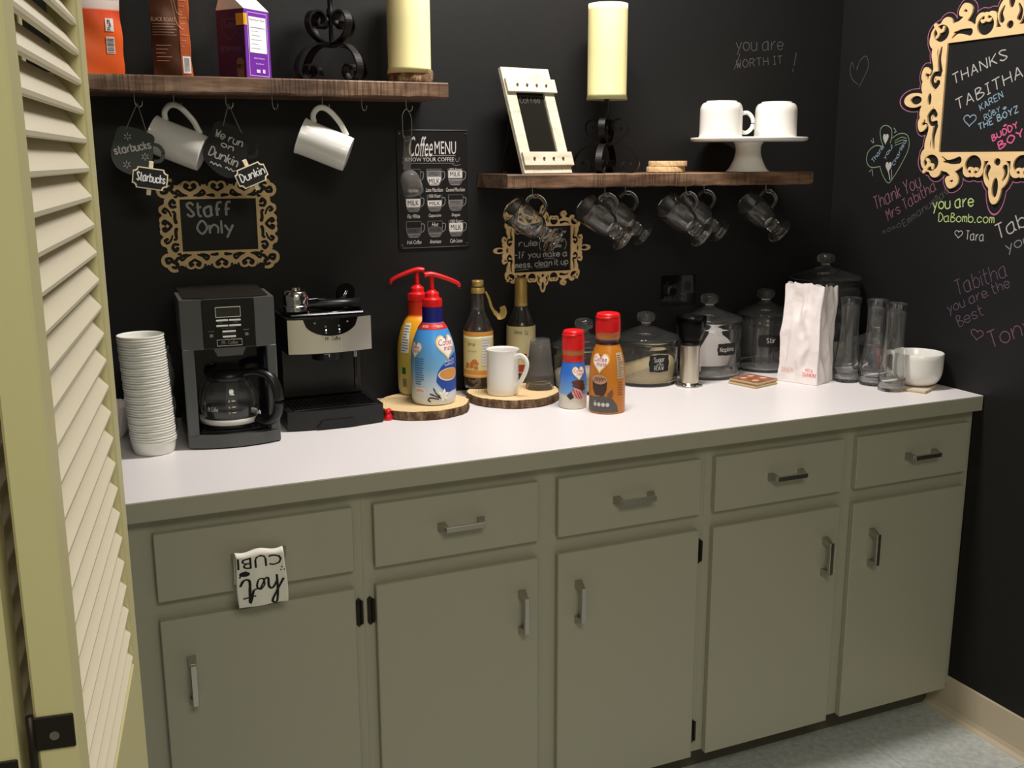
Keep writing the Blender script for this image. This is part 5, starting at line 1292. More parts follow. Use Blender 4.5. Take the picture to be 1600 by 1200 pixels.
# ---- three carafes
bo = sm([(0.0, 0.002), (0.031, 0.0), (0.0345, 0.004), (0.0345, 0.040), (0.0320, 0.075), (0.0265, 0.120), (0.0245, 0.160), (0.0255, 0.205), (0.0290, 0.232)], 3)
bi = [(0.0275, 0.2335), (0.0235, 0.205), (0.0225, 0.160), (0.0245, 0.120), (0.030, 0.075), (0.0325, 0.040), (0.032, 0.010), (0.0, 0.008)]
mb = B().lathe(bo+bi, 44).mesh('carafe', M['glass'])
for (x, y), lb in (((-0.200, -0.336), 'tall clear glass bottle next to the paper bag, leftmost of three'), ((-0.165, -0.400), 'tall clear glass bottle in the middle of three'), ((-0.172, -0.478), 'tall clear glass bottle in front of the wide cup handle, rightmost of three')):
    o = bpy.data.objects.new('glass_bottle', mb); COL.objects.link(o); o.location = (x, y, CZ+0.0004); tag(o, lb, 'bottle', 'tall clear glass bottles')
# ---- paper bag
bg = thing('paper_bag', 'crumpled white paper bag with red lettering, standing open', 'bag', (-0.292, -0.300, CZ+0.0006), 0)
c00, c10, c11 = Vector((-0.372, -0.252)), Vector((-0.320, -0.358)), Vector((-0.232, -0.318)); c01 = c00+(c11-c10)
cen = (c00+c11)/2
rnb = random.Random(12)
Nu, Nv = 96, 50
from mathutils import noise as mnoise
def lerp_noise(u, v):
    u = u % 1.0
    f = lambda a, c, k: mnoise.noise(Vector((2.2*math.cos(2*PI*a)*k, 2.2*math.sin(2*PI*a)*k, c*3.0*k+7)))
    r1 = 1-2.6*abs(f(u, v, 0.8)); r2 = 1-2.6*abs(f(u+0.31, v+0.6, 1.3))
    return 0.8*r1+0.35*r2-0.6
def bagp(u, v, inner=0.0):
    p = [c00, c10, c11, c01]; k = (u % 1.0)*4; i = int(k) % 4; f = k-int(k)
    q = p[i].lerp(p[(i+1) % 4], f)-cen
    tp = 1-0.10*v+0.06*v*v
    if i in (1, 3): q *= 1-0.28*math.sin(PI*f)*max(0, v-0.15)*0.6    # gusset sides fold in
    n_ = q.normalized()
    edge = min(f, 1-f)*2
    d = 0.013*lerp_noise(u, v)*min(1, v*6)*(0.35+0.65*edge)-inner
    x, y = q.x*tp+n_.x*d, q.y*tp+n_.y*d
    x += 0.012*v*v; lean = Vector((0.006, 0.012))*v
    hz = 0.266+0.006*math.sin(u*6.28+1)+0.010*lerp_noise(u*1.0, 3.0)*v
    z = hz*v
    return (cen.x-(-0.292)+x+lean.x, cen.y-(-0.300)+y+lean.y, z)
b = B(); b.grid(lambda u, v: bagp(u, v), Nu, Nv); b.grid(lambda u, v: bagp(-u, v, 0.001), Nu, Nv)
b.add([bagp(i/Nu, 0) for i in range(Nu)], [tuple(range(Nu))[::-1]]); b.make('bag_body', M['bagpaper'], bg)
mpb = lambda s, t_: tuple(Vector(bagp(s, t_))+Vector((-0.0012, -0.0008, 0.0002)))
b = B(); printed(b, "DUNKIN'", 0.16, 0.075, 0.245, 0.115, mpb, 0.03); printed(b, 'HOT &', 0.175, 0.125, 0.225, 0.155, mpb, 0.03); b.make('red_lettering', flat(226, 70, 70, 0.7), bg)
b = B(); printed(b, "DUNKIN'", 0.02, 0.10, 0.10, 0.15, mpb, 0.01); b.make('pale_lettering', flat(236, 190, 180, 0.7), bg)
# ================================================================== ON THE SHELVES
Z1 = 1.7072; Z2 = 1.4962
# orange coffee bag
def pouch(name, label, x, y, z, w, d, h, m, rz, seed, gus=0.0):
    t = thing(name, label, 'coffee bag', (x, y, z), rz); rn = random.Random(seed); ph = [rn.uniform(0, 6) for _ in range(6)]
    def fn(u, v):
        k = u*4; i = int(k) % 4; f = k-int(k)
        P = [(-w/2, -d/2), (w/2, -d/2), (w/2, d/2), (-w/2, d/2)]
        a, c = P[i], P[(i+1) % 4]; x_, y_ = a[0]+(c[0]-a[0])*f, a[1]+(c[1]-a[1])*f
        bulge = math.sin(PI*f)*(0.006 if i in (0, 2) else -0.004-gus)*math.sin(PI*min(1, v*1.1+0.05))
        n_ = [(0, -1), (1, 0), (0, 1), (-1, 0)][i]
        q = 0.0012*math.sin(9*v+ph[0]+6*u*3)+0.0010*math.sin(23*v+ph[1]+14*u)
        tp = 1-0.25*max(0, v-0.75)
        return ((x_+n_[0]*(bulge+q)), (y_*tp+n_[1]*(bulge+q)), h*v)
    b = B(); b.grid(fn, 40, 24); b.add([fn(i/40, 0) for i in range(40)], [tuple(range(40))[::-1]]); b.add([fn(i/40, 1) for i in range(40)], [tuple(range(40))])
    auto(b.make('bag_body', m, t), 0.5)
    return t, fn
def fmap(fn, off=0.0012):
    """2D map on the bag: s 0..1 front, 1..2 right side"""
    def mp(s, z):
        p = fn(s/4, z); return (p[0]+(off if s >= 1 else 0), p[1]-(off if s < 1 else 0), p[2])
    return mp
t, fn = pouch('coffee_bag', 'orange foil coffee bag with a white top at the left end of the upper shelf', -2.066, -0.100, Z1, 0.082, 0.066, 0.26, vert_grad('orange_bag', [(0, srgb(236, 96, 30)), (0.35, srgb(240, 100, 32)), (0.50, srgb(228, 70, 26)), (0.515, srgb(226, 200, 186)), (0.60, srgb(236, 226, 220)), (0.64, srgb(240, 232, 226)), (1, srgb(230, 80, 40))], 0.0, 0.26, 0.4), 0.12, 3)
b = B(); mp = fmap(fn)
for z0, z1_ in ((0.17, 0.30), (0.34, 0.44)): patch(b, 0.60, z0, 0.80, z1_, mp, 2, 2)
b.make('label_box', flat(232, 220, 214), t)
b = B()
for k in range(9): patch(b, 0.62, 0.178+k*0.0125, 0.78, 0.178+k*0.0125+(0.007 if k % 3 else 0.004), fmap(fn, 0.0018), 2, 1)
b.make('barcode', flat(110, 100, 110), t)
b = B(); printed(b, 'R', 0.65, 0.40, 0.74, 0.43, fmap(fn, 0.0018)); printed(b, '3', 0.65, 0.37, 0.74, 0.40, fmap(fn, 0.0018), 0.03); printed(b, 'R', 0.65, 0.345, 0.74, 0.365, fmap(fn, 0.0018)); b.make('printed_lettering', flat(60, 50, 60), t)
b = B(); printed(b, "DUNKIN'", 0.45, 0.585, 1.0, 0.66, fmap(fn, 0.0018), 0.03); b.make('printed_lettering', flat(214, 60, 110), t)
# brown coffee bag
t, fn = pouch('coffee_bag', 'brown foil coffee bag with copper side panel and barcode on the upper shelf', -1.920, -0.098, Z1, 0.078, 0.070, 0.28, mat('brown_foil', srgb(84, 44, 26), 0.3, 0.3), -0.10, 5)
mp = fmap(fn)
b = B(); patch(b, 0.985, 0.0, 1.0, 1.0, mp, 1, 8); patch(b, 1.0, 0.0, 2.0, 1.0, mp, 8, 10); b.make('side_panel', mat('copper_foil', srgb(196, 98, 50), 0.35, 0.2), t)
b = B(); patch(b, 0.74, 0.0, 0.992, 1.0, mp, 4, 12); b.make('side_panel', M['print_'] if 'print_' in M else flat(186, 88, 46, 0.4), t)
b = B(); mq = fmap(fn, 0.0018)
patch(b, 0.78, 0.03, 0.985, 0.155, mq, 2, 2); b.make('label_box', flat(238, 234, 230), t)
b = B()
for k in range(7): patch(b, 0.82+k*0.02, 0.045, 0.828+k*0.02, 0.145, fmap(fn, 0.0024), 1, 2)
b.make('barcode', flat(90, 92, 110), t)
b = B(); printed(b, 'BLACK ROAST', 0.02, 0.405, 0.66, 0.435, mq, 0.02)
for k in range(5): patch(b, 0.04, 0.385-k*0.02, 0.66-0.05*(k % 2), 0.389-k*0.02, mq, 5, 1)
b.make('printed_lettering', flat(190, 150, 130), t)
b = B()
for k in range(5): patch(b, 0.10, 0.23-k*0.028, 0.5-0.08*(k % 3), 0.234-k*0.028, mq, 4, 1)
for k in range(9): patch(b, 0.78, 0.56-k*0.042, 0.95-0.05*(k % 3), 0.566-k*0.042, mq, 2, 1)
line2(b, [(0.62, 0.58), (0.70, 0.48), (0.78, 0.46), (0.84, 0.46)], 0.008, mq); line2(b, [(0.55, 0.6), (0.66, 0.42), (0.78, 0.36), (0.86, 0.355)], 0.008, mq)
b.make('small_print', flat(220, 150, 110), t)
# tea carton
tc = thing('tea_carton', 'purple gable top tea carton with a white back panel on the upper shelf', 'carton', (-1.766, -0.112, Z1), math.radians(-4))
# plan: left dark face then lit right face, corner toward the camera
tc.rotation_euler = (0, 0, math.radians(38))
w, d, h = 0.080, 0.080, 0.145
PUR = flat(112, 44, 160, 0.4); PUR_SHADE = flat(52, 22, 66, 0.35)  # second purple has the shade of the left face put into it
B().box((0, 0, h/2), (w, d, h), 0.001).make('carton_body', PUR, tc)
b = B(); b.box((-w/2-0.0006, 0, h/2), (0.001, d-0.001, h-0.001)); b.make('front_panel', PUR_SHADE, tc)
b = B(); vs = [(-w/2, -d/2, h), (w/2, -d/2, h), (w/2, d/2, h), (-w/2, d/2, h), (-w/2, 0.02, h+0.05), (w/2, 0.02, h+0.05)]
b.add(vs, [(0, 1, 5, 4), (2, 3, 4, 5), (0, 4, 3), (1, 2, 5)]); b.box((0, 0.02, h+0.056), (w, 0.003, 0.016)); b.make('gable_top', flat(238, 234, 230), tc)
mF = lambda x, z: (x, -d/2-0.0008, z); mF2 = lambda x, z: (x, -d/2-0.0012, z)
b = B(); patch(b, -0.027, 0.055, 0.027, 0.130, mF, 1, 1); b.make('label_box', flat(244, 242, 240), tc)
b = B()
for a, c, e, f in ((-0.031, 0.006, 0.031, 0.007), (-0.031, 0.138, 0.031, 0.139), (-0.031, 0.006, -0.030, 0.139), (0.030, 0.006, 0.031, 0.139)): patch(b, a, c, e, f, mF, 1, 1)
printed(b, 'KEEP FRESH', -0.016, 0.042, 0.018, 0.045, mF2, 0.01); printed(b, 'Tea Blend', -0.012, 0.031, 0.014, 0.034, mF2); patch(b, -0.010, 0.013, 0.002, 0.020, mF2, 1, 1); patch(b, 0.010, 0.013, 0.018, 0.021, mF2, 1, 1)
b.make('white_print', flat(226, 206, 240), tc)
b = B(); printed(b, 'Nutrition Facts', -0.024, 0.122, 0.024, 0.127, mF2, 0.01); patch(b, -0.024, 0.107, 0.024, 0.1085, mF2, 1, 1)
for k in range(5): patch(b, -0.022, 0.100-k*0.009, 0.000+0.006*(k % 3), 0.1008-k*0.009, mF2, 1, 1)
b.make('small_print', flat(130, 128, 134), tc)
mL = lambda y, z: (-w/2-0.0014, y, z)   # left (dark) face, y runs to the right when seen
mLr = lambda s, z: (-w/2-0.0016, -s, z)
b = B(); printed(b, 'Tetley', -0.018, 0.102, 0.014, 0.120, mLr, 0.0, 0.1); ribbon(b, [(-0.022, 0.125), (-0.020, 0.098), (-0.002, 0.082), (0.016, 0.098), (0.020, 0.125), (-0.022, 0.125)], 0.0012, mLr)
printed(b, 'BRITISH', -0.030, 0.058, 0.000, 0.068, mLr, 0.0); printed(b, 'BLEND', 0.004, 0.058, 0.028, 0.068, mLr, 0.0); b.make('grey_print', flat(104, 90, 110), tc)
b = B(); disc2(b, 0.024, 0.032, 0.011, 0.012, mLr, 18, 1); patch(b, 0.014, 0.0, 0.034, 0.030, mLr, 1, 1); b.make('teapot_print', flat(120, 88, 70), tc)
b = B(); b.box((-w/2-0.001, -d/2+0.010, 0.123), (0.004, 0.022, 0.024)); b.make('price_sticker', flat(222, 160, 40), tc)
b = B(); patch(b, -0.0385, 0.111, -0.033, 0.135, lambda x, z: (x, -d/2-0.0014, z), 1, 1); b.make('price_sticker', flat(240, 180, 60), tc)

# scrolled iron candle holders
def candle_holder(name, label, x, y, z, s, rz, top=True):
    t = thing(name, label, 'candle holder', (x, y, z), rz)
    low = crom([(0.003, 0.070), (0.018, 0.074), (0.042, 0.070), (0.064, 0.050), (0.073, 0.024), (0.064, 0.004), (0.046, 0.0025), (0.035, 0.016), (0.040, 0.030), (0.052, 0.030), (0.054, 0.020)], 5)
    hi = crom([(0.003, 0.074), (0.020, 0.078), (0.040, 0.092), (0.048, 0.114), (0.040, 0.133), (0.024, 0.136), (0.014, 0.124), (0.018, 0.111), (0.029, 0.109), (0.032, 0.117)], 5)
    for k in range(4):
        a = PI/2*k; ca, sa = math.cos(a), math.sin(a)
        for nm, q in (('lower_scroll', low), ('upper_scroll', hi)):
            pts = [Vector((r*ca*s*1.2, r*sa*s*1.2, zz*s)) for r, zz in q]; n = len(pts)
            wv = Vector((-sa, ca, 0))*0.0085*s; vs = []; fs = []
            for i, p in enumerate(pts):
                tn = (pts[min(i+1, n-1)]-pts[max(i-1, 0)]).normalized(); nr = tn.cross(wv).normalized()*0.0020*s
                vs += [p-wv-nr, p+wv-nr, p+wv+nr, p-wv+nr]
            fs = [(i*4+j, i*4+(j+1) % 4, i*4+4+(j+1) % 4, i*4+4+j) for i in range(n-1) for j in range(4)]+[(0, 1, 2, 3), (n*4-1, n*4-2, n*4-3, n*4-4)]
            B().add(vs, fs).make(nm, M['iron'], t)
    b = B(); b.cyl((0, 0, 0.073*s), 0.009*s, 0.008*s, 20); b.lathe([(0.0045*s, 0.077*s), (0.0045*s, 0.125*s), (0.008*s, 0.130*s), (0.008*s, 0.140*s), (0.005*s, 0.146*s), (0.006*s, 0.185*s), (0.010*s, 0.190*s)], 16)
    b.make('stem', M['iron'], t)
    B().lathe([(0.0, 0.188*s), (0.030*s, 0.189*s), (0.040*s, 0.1925*s), (0.040*s, 0.195*s), (0.0, 0.195*s)], 36).make('candle_plate', M['iron'], t)
    return t
candle_holder('candle_holder', 'black scrolled iron candle holder on the upper shelf between carton and candle', -1.566, -0.100, Z1, 1.13, 0.42)
candle_holder('candle_holder', 'black scrolled iron candle holder on the lower shelf carrying an ivory candle', -0.846, -0.104, Z2, 1.0, 0.85)
def candle(x, y, z, r, h, label):
    t = thing('candle', label, 'candle', (x, y, z))
    B().lathe(sm([(0.0, 0.0), (r*0.98, 0.0), (r, 0.003), (r, h-0.003), (r*0.97, h), (r*0.82, h-0.001)], 2)+[(r*0.7, h-0.010), (0.0, h-0.014)], 48).make('wax', M['candle'], t)
    B().tube([(0, 0, h-0.015), (0.001, 0, h-0.004), (0.003, 0, h+0.004)], 0.001, 6).make('wick', M['blackm'], t)
candle(-0.846, -0.104, Z2+0.196, 0.0505, 0.213, 'tall ivory pillar candle on the iron holder of the lower shelf')
sl1 = log_slice(-1.376, -0.100, 0.052, 0.033, 'thick round of wood under the candle at the right end of the upper shelf', z=Z1, seed=21)
candle(-1.379, -0.100, Z1+0.0345, 0.0510, 0.205, 'ivory pillar candle on a round of wood at the right end of the upper shelf')

# rustic frame leaning back
FW, FH = 0.150, 0.281
fr = thing('easel_frame', 'whitewashed wooden frame with dark glass leaning back on the lower shelf', 'picture frame', (-1.112, -0.176, Z2+0.001), 0)
lean = math.atan2(0.105, 0.262)
fr.rotation_euler = Euler((-lean, 0, 0.20), 'XYZ')
fr.rotation_euler = (Matrix.Rotation(0.20, 3, 'Z') @ Matrix.Rotation(-lean, 3, 'X')).to_euler()
for nm, c, dd in (('side_board', (0.0155, 0.006, FH/2), (0.031, 0.012, FH)), ('side_board', (FW-0.0155, 0.006, FH/2), (0.031, 0.012, FH)),
                  ('top_board', (FW/2, 0.006, FH-0.022), (FW-0.0625, 0.0118, 0.044)), ('bottom_board', (FW/2, 0.006, 0.022), (FW-0.0625, 0.0118, 0.044)),
                  ('cross_board', (FW/2+0.004, -0.0042, FH-0.050), (FW+0.004, 0.008, 0.036)), ('cross_board', (FW/2+0.004, -0.0042, 0.036), (FW+0.004, 0.008, 0.036))):
    bb = B().box(c, dd, 0.0008).make(nm, M['pine'], fr)
    if nm == 'cross_board':
        for k in range(4): B().cyl((0.033+k*0.030, -0.0095, c[2]), 0.0034, 0.003, 10, axis='y').make('screw', M['brass'], bb)
B().box((FW/2, 0.008, FH/2), (FW-0.060, 0.003, FH-0.086)).make('dark_glass', mat('dark_mirror', srgb(74, 73, 64), 0.08, 0.8), fr)
b = B(); b.add([(0.012, 0.013, 0.20), (0.10, 0.013, 0.20), (0.016, 0.013, 0.19)], [(0, 1, 2)])
pa = Vector((0.012, 0.013, 0.175)); inv = fr.rotation_euler.to_matrix().transposed()
foot_w = Vector((-1.118, -0.040, Z2+0.0015)); foot2_w = Vector((-1.045, -0.022, Z2+0.0015))
f1 = inv @ (foot_w-fr.location); f2 = inv @ (foot2_w-fr.location)
b = B(); b.tube([(0.018, 0.013, 0.178), f1], 0.0022, 6, flat=(0, 0, 1)); b.tube([(0.09, 0.013, 0.178), f2], 0.0022, 6); b.tube([f1, f2], 0.0022, 6)
b.make('easel_leg', M['iron'], fr)
b = B(); mpf = lambda x, z: (x, 0.0062, z)
hand(b, 'Coffee', (0.042, 0.188), (0.104, 0.190), 0.016, 0.0012, mpf); b.make('handwriting', flat(84, 82, 72, 0.6), fr)

# cork coasters on the lower shelf
cpr = [(0.0, 0.0), (0.050, 0.0), (0.0515, 0.001), (0.0510, 0.0135), (0.050, 0.0145), (0.0, 0.0145)]
for k, (dx, lb) in enumerate(((0, 'lower round cork coaster of the pair on the lower shelf'), (0.006, 'upper round cork coaster of the pair on the lower shelf'))):
    o = B().lathe(cpr, 40).make('cork_coaster', M['cork'], None, (-0.672+dx, -0.120, Z2+0.0002+k*0.0150)); tag(auto(o, 0.8), lb, 'coaster')
# cake stand and two upturned mugs
cs = thing('cake_stand', 'white ceramic pedestal cake stand on the right half of the lower shelf', 'cake stand', (-0.436, -0.160, Z2+0.0002))
B().lathe(sm([(0.0, 0.002), (0.056, 0.0), (0.057, 0.003), (0.050, 0.010), (0.038, 0.035), (0.034, 0.055), (0.036, 0.072), (0.042, 0.079)], 3)+[(0.0, 0.079)], 48).make('pedestal', M['white'], cs)
B().lathe([(0.0, 0.0792), (0.145, 0.0796), (0.154, 0.082), (0.1565, 0.086), (0.1560, 0.0905), (0.152, 0.0905), (0.148, 0.0885), (0.0, 0.0885)], 64).make('plate', M['white'], cs)
um = sm([(0.0585, 0.0), (0.0590, 0.003), (0.0570, 0.010), (0.0565, 0.060), (0.0560, 0.078), (0.0500, 0.090), (0.0420, 0.0935), (0.0400, 0.0965)], 3)
for x, y, hr, lb in ((-0.521, -0.150, -22, 'left white mug standing upside down on the cake stand, handle to the right'), (-0.352, -0.165, 92, 'right white mug standing upside down on the cake stand')):
    t = thing('coffee_mug', lb, 'mug', (x, y, Z2+0.0892), 0)
    B().lathe(um+[(0.036, 0.0965), (0.036, 0.0925), (0.0, 0.0925)]+[(0.0, 0.088), (0.048, 0.086), (0.0530, 0.076), (0.0555, 0.001), (0.0585, 0.0)], 52).make('body', M['white'], t)
    a = math.radians(hr); q = crom([(0.054, 0.018), (0.068, 0.014), (0.082, 0.024), (0.087, 0.040), (0.082, 0.056), (0.070, 0.066), (0.054, 0.064)], 4)
    B().tube([(r*math.cos(a), r*math.sin(a), zz) for r, zz in q], [(0.0055, 0.0060)]*len(q), 10, flat=(0, 0, 1)).make('handle', M['white'], t)

# ================================================================== HANGING UNDER THE SHELVES
IM = sm([(0.0, 0.0005), (0.034, 0.0), (0.0355, 0.002), (0.034, 0.004), (0.016, 0.009), (0.011, 0.015), (0.016, 0.020), (0.0185, 0.0235), (0.013, 0.027), (0.018, 0.031), (0.0190, 0.034), (0.0135, 0.038), (0.020, 0.045), (0.0295, 0.056), (0.0335, 0.070), (0.0360, 0.105), (0.0390, 0.144)], 2)
IMi = [(0.0380, 0.1455), (0.0366, 0.143), (0.0335, 0.105), (0.0310, 0.071), (0.0265, 0.058), (0.015, 0.050), (0.0, 0.048)]
gm = B().lathe(IM+IMi, 40).mesh('glass_bowl', M['glass'])
q = crom([(0.0335, 0.122), (0.046, 0.126), (0.060, 0.118), (0.066, 0.102), (0.063, 0.085), (0.052, 0.073), (0.033, 0.070)], 4)
gh = B().tube([(a, 0, c) for a, c in q], [(0.0040, 0.0050)]*len(q), 10, flat=(0, 1, 0)).mesh('handle', M['glass'])
labs = ['clear glass footed mug hanging in front of the coffee bar frame', 'front clear glass footed mug of the left pair under the lower shelf',
        'rear clear glass footed mug of the left pair under the lower shelf', 'front clear glass footed mug of the right pair under the lower shelf',
        'rear clear glass footed mug of the right pair under the lower shelf', 'clear glass footed mug hanging alone at the right end of the lower shelf']
for i, (hx_, hy, hz) in enumerate(((-1.073, -0.160, 1.440), (-0.867, -0.160, 1.440), (-0.749, -0.060, 1.440), (-0.621, -0.160, 1.440), (-0.496, -0.060, 1.440), (-0.337, -0.130, 1.440))):
    t = thing('glass_mug', labs[i], 'glass', (0, 0, 0), 0, 'footed glass mugs hanging under the shelf')
    for nm, me in (('glass_bowl', gm), ('handle', gh)):
        o = bpy.data.objects.new(nm, me); COL.objects.link(o); o.parent = t
    hang(t, math.radians(38), math.radians(20), (hx_, hy, hz), (0.0615, 0, 0.112))

# mug shaped slate tags with twine
def mug_tag(name, label, pts, handle, hook, holes, m, text, y):
    t = thing(name, label, 'sign', (hook[0], y, hook[1]))
    L = lambda x, z: (x-hook[0], z-hook[1])
    b = B(); b.prism(crom([L(*p) for p in pts]+[L(*pts[0])], 4)[:-1], 0.003, Matrix.Rotation(PI/2, 4, 'X'))
    hq = crom([L(*p) for p in handle], 4)
    b.tube([(a, -0.0015, c) for a, c in hq], (0.0055, 0.0015), 4, flat=(0, 0, 1)); b.make('board', m, t)
    b = B()
    for hx2, hz2 in holes:
        a, c = L(hx2, hz2); b.tube([(0, 0, 0), (a*0.5, -0.001, c*0.5), (a, -0.004, c)], 0.0013, 6)
    b.make('twine', M['twine'], t)
    b = B(); mp = lambda x, z: (x-hook[0], -0.0034, z-hook[1])
    for tx in text:
        if tx[0] == 'h': hand(b, tx[1], tx[2], tx[3], tx[4], tx[5], mp)
        else: line2(b, tx[1], tx[2], mp)
    b.make('handwriting', M['chalk'], t); return t
ast = lambda x, z, s: [('l', [(x+s*0.35*math.cos(a), z+s*0.35*math.sin(a)), (x+s*math.cos(a), z+s*math.sin(a))], 0.0018) for a in [math.radians(30+60*k) for k in range(6)]]
body = [(-2.038, 1.604), (-1.978, 1.586), (-1.978, 1.560), (-1.982, 1.530), (-1.992, 1.508), (-2.012, 1.500), (-2.036, 1.506), (-2.056, 1.520), (-2.064, 1.545), (-2.056, 1.575)]
mug_tag('mug_tag', 'grey slate mug shaped tag reading starbucks, leftmost under the upper shelf', body[::-1], [(-1.980, 1.566), (-1.966, 1.562), (-1.958, 1.548), (-1.964, 1.532), (-1.978, 1.530)], (-2.003, 1.651), [(-2.030, 1.598), (-1.988, 1.586)], M['slateg'],
        [('h', 'starbucks', (-2.056, 1.545), (-1.982, 1.558), 0.016, 0.0030)]+ast(-2.028, 1.582, 0.008)+ast(-1.996, 1.540, 0.008)+ast(-2.034, 1.524, 0.008), -0.153)
body = [(-1.838, 1.616), (-1.776, 1.590), (-1.778, 1.560), (-1.786, 1.520), (-1.800, 1.498), (-1.826, 1.494), (-1.852, 1.508), (-1.874, 1.535), (-1.872, 1.562), (-1.856, 1.590)]
mug_tag('mug_tag', 'black slate mug shaped tag reading We run on Dunkin', body[::-1], [(-1.780, 1.580), (-1.764, 1.572), (-1.757, 1.556), (-1.764, 1.540), (-1.780, 1.540)], (-1.814, 1.653), [(-1.829, 1.606), (-1.790, 1.590)], M['slate'],
        [('h', 'We run', (-1.848, 1.584), (-1.792, 1.561), 0.016, 0.0026), ('h', 'on', (-1.836, 1.563), (-1.812, 1.552), 0.012, 0.0026), ('h', 'Dunkin', (-1.864, 1.545), (-1.806, 1.517), 0.019, 0.0028),
         ('l', [(-1.862, 1.527), (-1.858, 1.529), (-1.854, 1.523), (-1.850, 1.526), (-1.846, 1.520), (-1.842, 1.523), (-1.838, 1.517)], 0.0024), ('l', [(-1.830, 1.515), (-1.826, 1.517), (-1.822, 1.511), (-1.818, 1.514), (-1.814, 1.508), (-1.808, 1.510)], 0.0024)], -0.153)
def clip_sign(label, x, z, w, h, ang, text, y):
    t = thing('clip_sign', label, 'sign', (x, y, z)); t.rotation_euler = (0, -ang, 0)
    n = 0.009
    def outl(w, h, n):
        p = []
        for sx, sz, a0 in ((1, 1, 270), (-1, 1, 360), (-1, -1, 90), (1, -1, 180)):
            for k in range(5):
                a = math.radians(a0-k*22.5) if True else 0
                p.append((sx*w/2+n*math.cos(a), sz*h/2+n*math.sin(a)))
        return p
    def notch(w, h, n):
        p = []
        for sx, sz, a0, a1 in ((1, 1, 270, 180), (-1, 1, 360, 270), (-1, -1, 90, 0), (1, -1, 180, 90)):
            for k in range(5):
                a = math.radians(a0+(a1-a0)*k/4); p.append((sx*w/2+n*math.cos(a), sz*h/2+n*math.sin(a)))
        return p
    B().prism(notch(w, h, n)[::-1], 0.003, Matrix.Rotation(PI/2, 4, 'X')).make('board_rim', M['palewood'], t)
    B().prism([(a, c) for a, c in notch(w-0.005, h-0.005, n)][::-1], 0.0008, Matrix.Translation((0, -0.0028, 0)) @ Matrix.Rotation(PI/2, 4, 'X')).make('chalkboard', M['bs'], t)
    B().box((0, 0.004, 0.0), (0.009, 0.003, h+0.026), 0.0005).make('clothespin', M['palewood'], t)
    B().box((0, 0.0095, 0.004), (0.009, 0.003, h+0.020), 0.0005).make('clothespin', M['palewood'], t)
    B().tube([(-0.006, 0.007, 0.0), (0.006, 0.007, 0.0)], 0.002, 8).make('spring', M['steel'], t)
    b = B(); hand(b, text, (-w/2+0.009, -0.006), (w/2-0.006, -0.0075), 0.017, 0.0026, lambda a, c: (a, -0.0041, c)); b.make('handwriting', M['chalkw'], t)
clip_sign('small clip on chalkboard with cream edge reading Starbucks', -1.9905, 1.4945, 0.072, 0.045, math.radians(-9), 'Starbucks', -0.172)
clip_sign('small clip on chalkboard with cream edge reading Dunkin, tilted', -1.7765, 1.4995, 0.070, 0.044, math.radians(22), 'Dunkin', -0.172)
# clear scoop on a wire loop
sc = thing('plastic_scoop', 'clear plastic coffee scoop hanging on a wire in front of the menu sign', 'scoop', (-1.405, -0.150, 1.648))
wl = crom([(0.0, 0.0), (-0.010, -0.012), (-0.011, -0.03), (-0.010, -0.062), (-0.004, -0.072), (0.006, -0.070), (0.011, -0.055), (0.011, -0.02), (0.0, 0.0)], 4)
B().tube([(a, 0.0, c) for a, c in wl], 0.0009, 6).make('wire_loop', M['steel'], sc)
b = B(); b.box((0.004, -0.002, -0.100), (0.018, 0.0018, 0.078), 0.0006, Matrix.Rotation(0.06, 4, 'Y')); b.box((-0.0045, -0.004, -0.100), (0.0012, 0.005, 0.078), 0, Matrix.Rotation(0.06, 4, 'Y')); b.box((0.0125, -0.004, -0.100), (0.0012, 0.005, 0.078), 0, Matrix.Rotation(0.06, 4, 'Y'))
M['scoop'] = mat('frosted_plastic', srgb(236, 234, 230), 0.12, trans=0.95, ior=1.2); b.make('handle', M['scoop'], sc)
b = B()
sb = sm([(0.0, -0.030), (0.012, -0.028), (0.021, -0.018), (0.0245, 0.0), (0.0255, 0.026)], 3); si = [(max(r-0.0015, 0), z+0.0012) for r, z in sb][::-1]
mt = Matrix.Translation((0.004, -0.006, -0.170)) @ Matrix.Rotation(math.radians(158), 4, 'Y') @ Matrix.Rotation(math.radians(-20), 4, 'X')
b.lathe(sb+si, 32, mt); b.make('scoop_bowl', M['scoop'], sc)

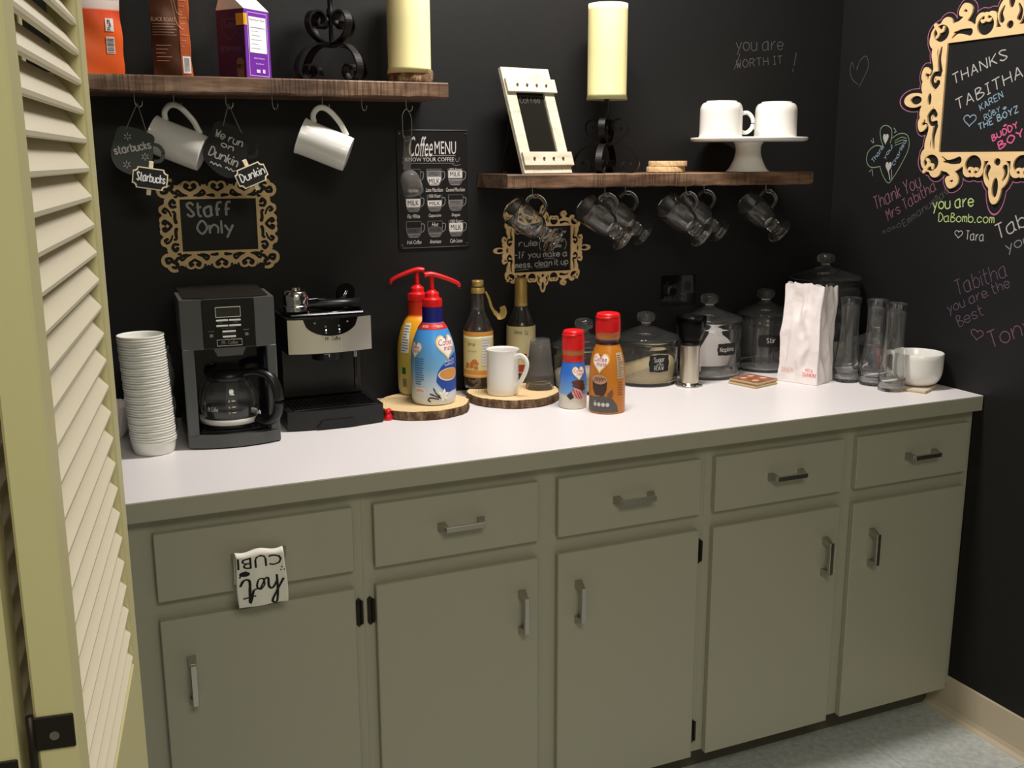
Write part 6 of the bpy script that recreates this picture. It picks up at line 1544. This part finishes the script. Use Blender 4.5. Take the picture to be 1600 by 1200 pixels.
# ================================================================== TOWEL ON THE FIRST DRAWER PULL
tw = thing('tea_towel', 'white towel with black lettering hanging upside down over the first drawer pull', 'towel', (-1.882, YF-0.026, 0.790))
TWm = mat('towel_cotton', srgb(240, 235, 224), 0.9, bump=0.2, bscale=400)
def towp(u, v):
    """v: 0 hem at front bottom ... goes up over the pull and down behind it"""
    x = -0.0465+0.093*u+0.003*math.sin(v*7)*(u-0.5)-0.003*v
    wv = 0.0022*math.sin(u*9+1)*min(1, abs(v-0.75)*3)
    if v < 0.7:
        z = -0.094+(0.100)*v/0.7; y = -0.010+wv-0.004*(0.7-v)
    elif v < 0.85:
        a = (v-0.7)/0.15*PI; z = 0.006+0.0075*math.sin(a); y = 0.0-0.010*math.cos(a)
    else: z = 0.006-0.060*(v-0.85)/0.15; y = 0.010+wv*0.3
    return (x, y, z+0.003*math.cos((u-0.5)*PI*3.0)*min(1, max(0, v-0.5)*3)*(v < 0.85))
b = B(); b.grid(towp, 24, 48); o = b.make('cloth', TWm, tw)
sol = o.modifiers.new('solid', 'SOLIDIFY'); sol.thickness = 0.0012; sol.offset = 0
mpt = lambda u, v: (lambda p: (p[0], p[1]-0.0014, p[2]))(towp(u, v))
b = B()
# cursive 'hot' seen upside down
def up(pts): return [(1-x, y) for x, y in pts]
inv2 = lambda x, y: mpt(0.95-x*0.9, 0.42-y*0.40)
for q, w in (([(0.02, 0.20), (0.18, 0.60), (0.30, 0.95), (0.20, 1.0), (0.17, 0.60), (0.16, 0.05)], 0.055), ([(0.16, 0.25), (0.28, 0.50), (0.36, 0.40), (0.36, 0.12), (0.44, 0.12)], 0.055),
             ([(0.44, 0.14), (0.56, 0.46), (0.46, 0.34), (0.47, 0.12), (0.58, 0.12), (0.62, 0.36), (0.54, 0.46), (0.62, 0.42), (0.70, 0.46)], 0.045),
             ([(0.70, 0.46), (0.80, 0.92), (0.78, 0.5), (0.78, 0.12), (0.90, 0.10), (0.98, 0.30)], 0.06), ([(0.66, 0.66), (0.94, 0.74)], 0.045)):
    line2(b, q, w, inv2)
inv3 = lambda x, y: mpt(1.0-x, y)
printed(b, 'CUBI', 0.05, 0.70, 0.98, 0.54, inv3, 0.0); b.v = [tuple(v) for v in b.v]
disc2(b, 0.16, 0.47, 0.11, 0.035, mpt, 16, 2); line2(b, [(0.06, 0.42), (0.10, 0.47), (0.2, 0.50)], 0.03, mpt)
for a, c in ((0.93, 0.50), (0.97, 0.46), (0.90, 0.46)): disc2(b, a, c, 0.016, 0.010, mpt, 8, 1)
b.make('black_print', flat(24, 24, 24, 0.8), tw)
